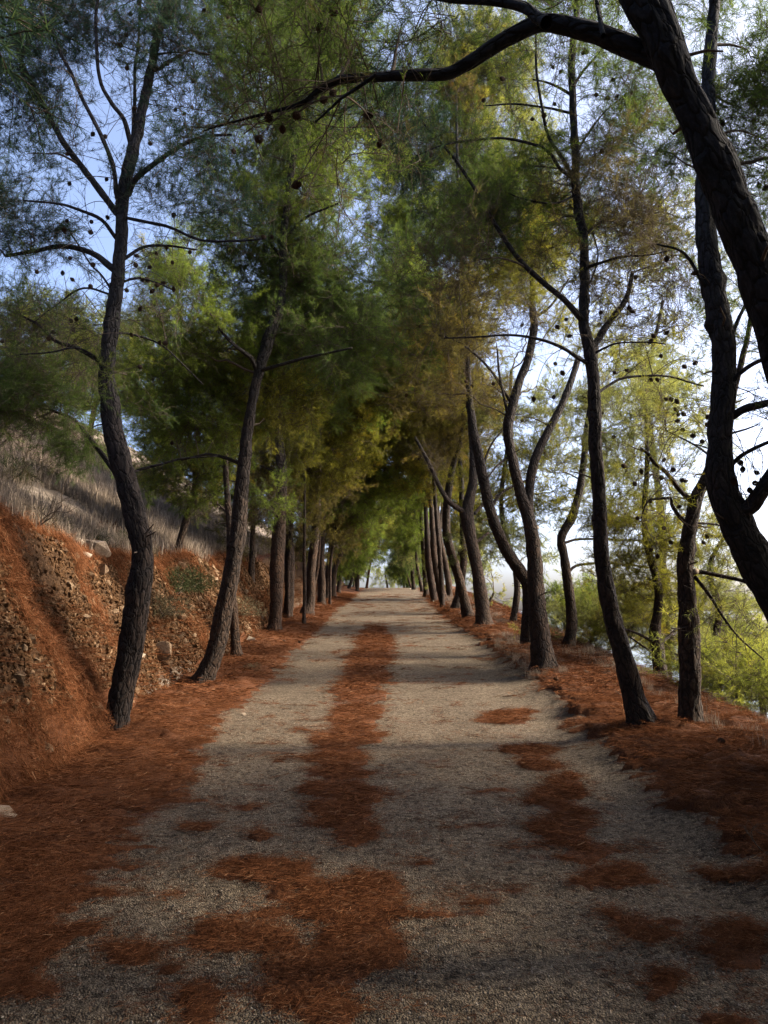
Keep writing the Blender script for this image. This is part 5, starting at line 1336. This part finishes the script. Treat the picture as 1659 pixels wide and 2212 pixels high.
# ---- the rows go on behind the camera and out of the frame: they shade the track
def offtree(x, y, hgt, rad, dens=1.0, tint='deep', label="", kind='m', r=.17):
    z = float(H(x, y))
    rg = np.random.default_rng(int(abs(x * 100 + y * 37)))
    root = empty("pine_tree", (x, y, z), label=label, category="pine tree", group="pines of the rows outside the photo")
    base = np.array([x, y, z])
    pts = np.array([[x, y, z - .3], [x + .1, y, z + 1.5], [x - .15, y + .1, z + 3.5], [x, y, z + hgt * .7], [x + .2, y, z + hgt]])
    T = tube(pts, np.array([r * 1.2, r, r * .85, r * .5, .03]), 12, .2, .01, int(abs(y) * 7) + 3, .1)
    V, F, B, U = tube_mesh("trunk", [T], None)
    o = obj("trunk", mesh_np("trunk", V - base, F, True, [BARK], {"bark": ("FLOAT_VECTOR", "POINT", B), "up": ("FLOAT", "POINT", U - z)}), root); o["tone"] = (.7, .65, .6)
    ns = int(dens * 26 * rad * rad * (hgt - 3.5))
    K = max(8, ns // 8)
    u = unit(rg.normal(0, 1, (K, 3))) * rg.random((K, 1)) ** (1 / 2.2)
    c = np.array([x, y, z + (hgt + 3.2) / 2 + .2])
    cl = c + u * np.array([rad, rad, (hgt - 3.0) / 2])
    tw = []
    for q in cl:
        s = np.array([x, y, max(z + 2.5, q[2] - .8)])
        t = np.linspace(0, 1, 6)[:, None]
        tw.append((s + (q - s) * t + np.sin(t * 3.14) * rg.normal(0, .1, 3), .02, .006))
    V, F = thin_tubes(tw, 4)
    obj("twigs", mesh_np("twigs", V - base, F, True, [TWIG]), root, kind="stuff")
    pos = cl[rg.integers(0, K, ns)] + rg.normal(0, .3, (ns, 3))
    d = unit((pos - c) * .3 + rg.normal(0, .6, (ns, 3)) + np.array([0, 0, .25]))
    scatter_obj("crown", pos, spray_rot(d, ns), rg.uniform(.8, 1.3, ns), SPR_MID if kind == 'm' else SPR_FAR, parent=root, origin=base,
                tint=np.tile(np.array(TINT[tint]), (ns, 1)), kind="stuff")
OFF = [(-3.4, 2.2, 9.5, 2.4, "first pine left of the camera outside the frame"), (-3.2, -2.5, 10, 2.6, "pine left behind the camera"), (3.6, -1.2, 10, 2.6, "pine right behind the camera"), (3.4, -6.5, 10, 2.6, "second pine right behind the camera"),
       (-3.5, -7.5, 10, 2.6, "second pine left behind the camera"), (6.6, 3.0, 9.5, 2.4, "pine on the slope right of the camera"), (8.2, 7.5, 10, 2.6, "pine on the slope right of the nearest trunks"), (7.0, -4.0, 10, 2.8, "pine on the slope right behind the camera"), (13, 6, 11, 3, "outer pine on the slope right of the camera"),
       (5.2, .8, 8.0, 2.2, "bushy pine on the verge right beside the camera"), (9.5, .5, 9.5, 2.6, "middle pine on the slope right of the camera")]
for i, (x, y, h_, r_, lab) in enumerate(OFF):
    offtree(x, y, h_, r_, .6, 'teal' if i == 0 else 'deep' if i % 2 else 'green', lab, 'f' if i > 1 else 'm')


# ================================================================== GRASS, SCRUB, FALLEN THINGS
def grass_template(name, seed, n, h, w, m=None, spread=.08, lean=.5):
    rg = np.random.default_rng(seed)
    V, F4, F3 = [], [], []
    for i in range(n):
        a = rg.uniform(0, 6.283)
        b = np.array([rg.normal(0, spread), rg.normal(0, spread), 0])
        d = np.array([math.cos(a), math.sin(a), 0]) * rg.uniform(.1, lean)
        hh = h * rg.uniform(.5, 1.1)
        sd = np.array([-math.sin(a), math.cos(a), 0]) * w / 2
        m1 = b + d * .35 * hh + np.array([0, 0, .6 * hh]); tp = b + d * hh + np.array([0, 0, hh * .95])
        o = len(V)
        V += [b - sd, b + sd, m1 + sd * .8, m1 - sd * .8, tp]
        F4.append((o, o + 1, o + 2, o + 3)); F3.append((o + 3, o + 2, o + 4))
    return template(name, np.array(V), [np.array(F4), np.array(F3)], m or GRASS_DRY)
GT = [grass_template("dry_grass", 600 + i, 34, .34, .005) for i in range(4)]
GF = [grass_template("dry_grass_far", 620 + i, 26, .40, .013, spread=.16) for i in range(3)]
def up_rot(n):
    return np.stack([RNG.normal(0, .12, n), RNG.normal(0, .12, n), RNG.uniform(0, 6.283, n)], -1)
n = 26000
y = 6 + 34 * RNG.random(n) ** 1.1; x = x_bank(y) - 1.75 - 15 * RNG.random(n) ** 1.4
k = fbm(x * .9, y * .9, seed=95) > RNG.uniform(.40, .62, n)
x, y = x[k], y[k]
scatter_obj("dry_grass", np.stack([x, y, H(x, y) - .02], -1), up_rot(len(x)), RNG.uniform(.5, 1.25, len(x)), GF, kind="stuff", label="dry straw grey grass covering the hillside above the bank")
n = 4200
y = 15 + 45 * RNG.random(n); x = 2.75 + .009 * y + np.abs(RNG.normal(0, .9, n)) + .5 * RNG.random(n) * 0
k = (fbm(x * 1.5, y * .6, seed=97) > .50) & (x < 5.6)
x, y = x[k], y[k]
scatter_obj("dry_grass", np.stack([x, y, H(x, y) - .01], -1), up_rot(len(x)), RNG.uniform(.25, .7, len(x)), GT, kind="stuff", label="short dry grass along the foot of the right row")
n = 500
y = 6 + 20 * RNG.random(n); x = 4.2 + 2.2 * RNG.random(n)
scatter_obj("dry_grass", np.stack([x, y, H(x, y) - .01], -1), up_rot(len(x)), RNG.uniform(.35, .9, len(x)), GT, kind="stuff", label="thin dry stalks on the edge of the right slope")

# scrub bushes on the hillside and rim
SCRUB = rand_tinted("scrub_leaves", [(0, (.045, .040, .022)), (.6, (.09, .075, .045)), (1, (.16, .13, .08))], .3)
DARKSCRUB = rand_tinted("dark_scrub_leaves", [(0, (.020, .028, .012)), (.6, (.04, .05, .022)), (1, (.08, .08, .04))], .3)
def bush_mesh(seed, m, n=1500, r=.45, leaf=.035):
    rg = np.random.default_rng(seed)
    u = unit(rg.normal(0, 1, (n, 3))) * rg.random((n, 1)) ** .45
    u[:, 2] = np.abs(u[:, 2])
    lump = .65 + .6 * vnoise(u[:, 0] * 2.5, u[:, 1] * 2.5, u[:, 2] * 2.5, seed=seed)
    p = u * r * lump[:, None] * np.array([1, 1, .85])
    d = unit(u + rg.normal(0, .6, (n, 3))); sd = unit(np.cross(d, rg.normal(0, 1, (n, 3)))) * leaf * .14
    V = np.stack([p - sd, p + sd, p + d * leaf * 2], 1).reshape(-1, 3)
    st = []
    for i in range(12):
        e = p[rg.integers(0, n)] * .9
        st.append((np.array([[0, 0, -.05], e * .5 + rg.normal(0, .03, 3), e]), .008, .003))
    V2, F2 = thin_tubes(st)
    return mesh_np("bush", np.vstack([V, V2]), [np.arange(n * 3).reshape(-1, 3), F2 + n * 3], False, [m, TWIG], midx=np.concatenate([np.zeros(n, int), np.ones(len(F2), int)]))
def bush(px, py, s, label, m, Y, seed):
    g = P(px, py, Y); x, y = g[0], Y
    o = obj("bush", bush_mesh(seed, m), None, (x, y, float(H(x, y)) - .03), label=label, category="bush")
    o.scale = (s, s, s)
bush(385, 1110, 1.6, "dark green bush at the bank top between the two nearest left trunks", DARKSCRUB, 17.5, 801)
bush(350, 1165, 1.5, "round reddish brown dry bush on the rim right of the nearest left trunk", SCRUB, 15.5, 802)
bush(520, 1190, 1.6, "brown dry bush on the rim behind the slanting left trunks", SCRUB, 22, 803)
bush(60, 1060, 1.3, "grey leafless looking bush at the left edge above the bank rim", SCRUB, 12.5, 804)
bush(270, 1040, 1.2, "green-grey bush in the dry grass left of the nearest left trunk", DARKSCRUB, 17, 805)
bush(240, 1120, .8, "small dry bush behind the large grey boulder", SCRUB, 16, 806)
bush(20, 980, 1.5, "dark low bush on the dry hillside at the left edge", DARKSCRUB, 17, 807)
bush(545, 1400, .55, "wispy dry bush beside the mossy round rock on the left verge", SCRUB, 16.5, 808)
bush(420, 1175, 1.4, "dark bush on the bank rim left of the second large left pine", DARKSCRUB, 19, 809)

bush(130, 1000, 1.1, "low grey-brown bush in the dry grass above the small pointed rock", SCRUB, 14.5, 810)
bush(200, 1060, .9, "small dark bush just above the large grey boulder", DARKSCRUB, 15.5, 811)
bush(90, 930, 1.6, "wide brown bush higher on the dry hillside near the left edge", SCRUB, 19, 812)
bush(300, 1090, 1.1, "brown bush in the grass right of the nearest left trunk", SCRUB, 17, 813)

# dead branching shrub
def dead_shrub(px, py, Y, s, label, seed):
    rg = np.random.default_rng(seed)
    g = P(px, py, Y); x = g[0]; z = float(H(x, Y))
    paths = []
    def grow(p, d, L, r, lev):
        m = 5; pts = [p]
        for i in range(m):
            d = unit(d + rg.normal(0, .22, 3) + np.array([0, 0, .03])); pts.append(pts[-1] + d * L / m)
        paths.append((np.array(pts), r, r * .5))
        if lev < 3:
            for i in range(3):
                k = rg.integers(1, m + 1)
                grow(pts[k], unit(d + rg.normal(0, .75, 3)), L * .62, r * .5, lev + 1)
    for i in range(3):
        grow(np.zeros(3), unit(np.array([rg.normal(0, .6), rg.normal(0, .4), .8])), .5 * s, .012 * s, 0)
    V, F = thin_tubes(paths, 4)
    obj("dead_shrub", mesh_np("dead_shrub", V, F, True, [TWIG]), None, (x, Y, z - .02), label=label, category="dead shrub")
dead_shrub(75, 1060, 11.6, 1.3, "bare dark twisted shrub standing on the rim above the left bank", 21)
dead_shrub(1640, 1598, 5.9, .42, "small dry twiggy stub on the litter at the right edge", 22)

# cones and sticks lying on the ground
CN = [(1266, 1458, "fallen pine cone on the needles right of the double-stemmed pine's foot"), (1314, 1457, "fallen pine cone beside the left side of the mossy trunk"), (1202, 1473, "fallen pine cone at the track edge below the double-stemmed pine"),
      (1407, 1440, "fallen pine cone near the slope edge between the mossy and outer trunks"), (1558, 1612, "fallen pine cone on the litter at the right edge of the photo"), (1510, 1520, "fallen pine cone near the foot of the outer leaning pine"),
      (672, 1349, "fallen pine cone on the left litter beside the track, farthest of these"), (613, 1389, "fallen pine cone on the left litter below the kinked trunk"), (646, 1392, "fallen pine cone at the ragged litter edge left of the track"), (405, 1510, "fallen pine cone in the litter between the two nearest left pines"),
      (1396, 1650, "fallen pine cone near the litter lip below the mossy trunk")]
for a_, b_, lab in CN:
    g = ground_at(a_, b_)
    o = obj("fallen_cone", CONE_ME, None, (g[0], g[1], g[2] + .055), label=lab, category="pine cone", group="pine cones lying on the ground")
    o.rotation_euler = (random.uniform(1.2, 1.9), random.uniform(-.4, .4), random.uniform(0, 6)); o.scale = (1.1,) * 3
PALEW, _, _ = plain("bleached_wood", [(.3, (.26, .19, .13)), (.7, (.45, .36, .26))], 30)
ST = [(1385, 1483, 1420, 1490, .012, "pale broken branch lying left of the outer leaning pine"), (1390, 1520, 1382, 1548, .008, "short bleached stick lying between the mossy and outer trunks"), (1455, 1560, 1500, 1567, .006, "thin fallen twig on the right litter"),
      (1330, 1500, 1352, 1520, .006, "fine fallen twig right of the mossy trunk"), (1560, 1635, 1640, 1640, .006, "long thin twig on the litter at the right edge"), (1062, 1764, 1080, 1768, .006, "short pale chip of wood on the bare track"),
      (380, 1498, 420, 1492, .006, "thin pale twig on the litter behind the nearest left trunk"), (330, 1650, 390, 1640, .007, "dark fallen twig in the litter in front of the nearest left pine"), (595, 1640, 640, 1636, .005, "thin twig lying across the left wheel track")]
for i, (a_, b_, c_, d_, r, lab) in enumerate(ST):
    g0 = ground_at(a_, b_); g1 = ground_at(c_, d_)
    up_ = np.array([0, 0, .05 if r > .007 or a_ > 1200 else .045])
    mid = (g0 + g1) / 2 + np.array([.01, .02, .01]) + up_
    q = (g0 * .35 + g1 * .65) + up_
    br = np.array([q, q + (g1 - g0) * .12 + np.array([.0, .05, .02]), q + (g1 - g0) * .2 + np.array([0, .09, .035])])
    V, F = thin_tubes([(np.array([g0 + up_, mid, g1 + up_]), r, r * .5), (br, r * .5, r * .25)], 6)
    obj("fallen_stick", mesh_np("fallen_stick", V - g0, F, True, [PALEW if i in (0, 1, 5) else TWIG]), None, tuple(g0), label=lab, category="stick", group="sticks lying on the ground")
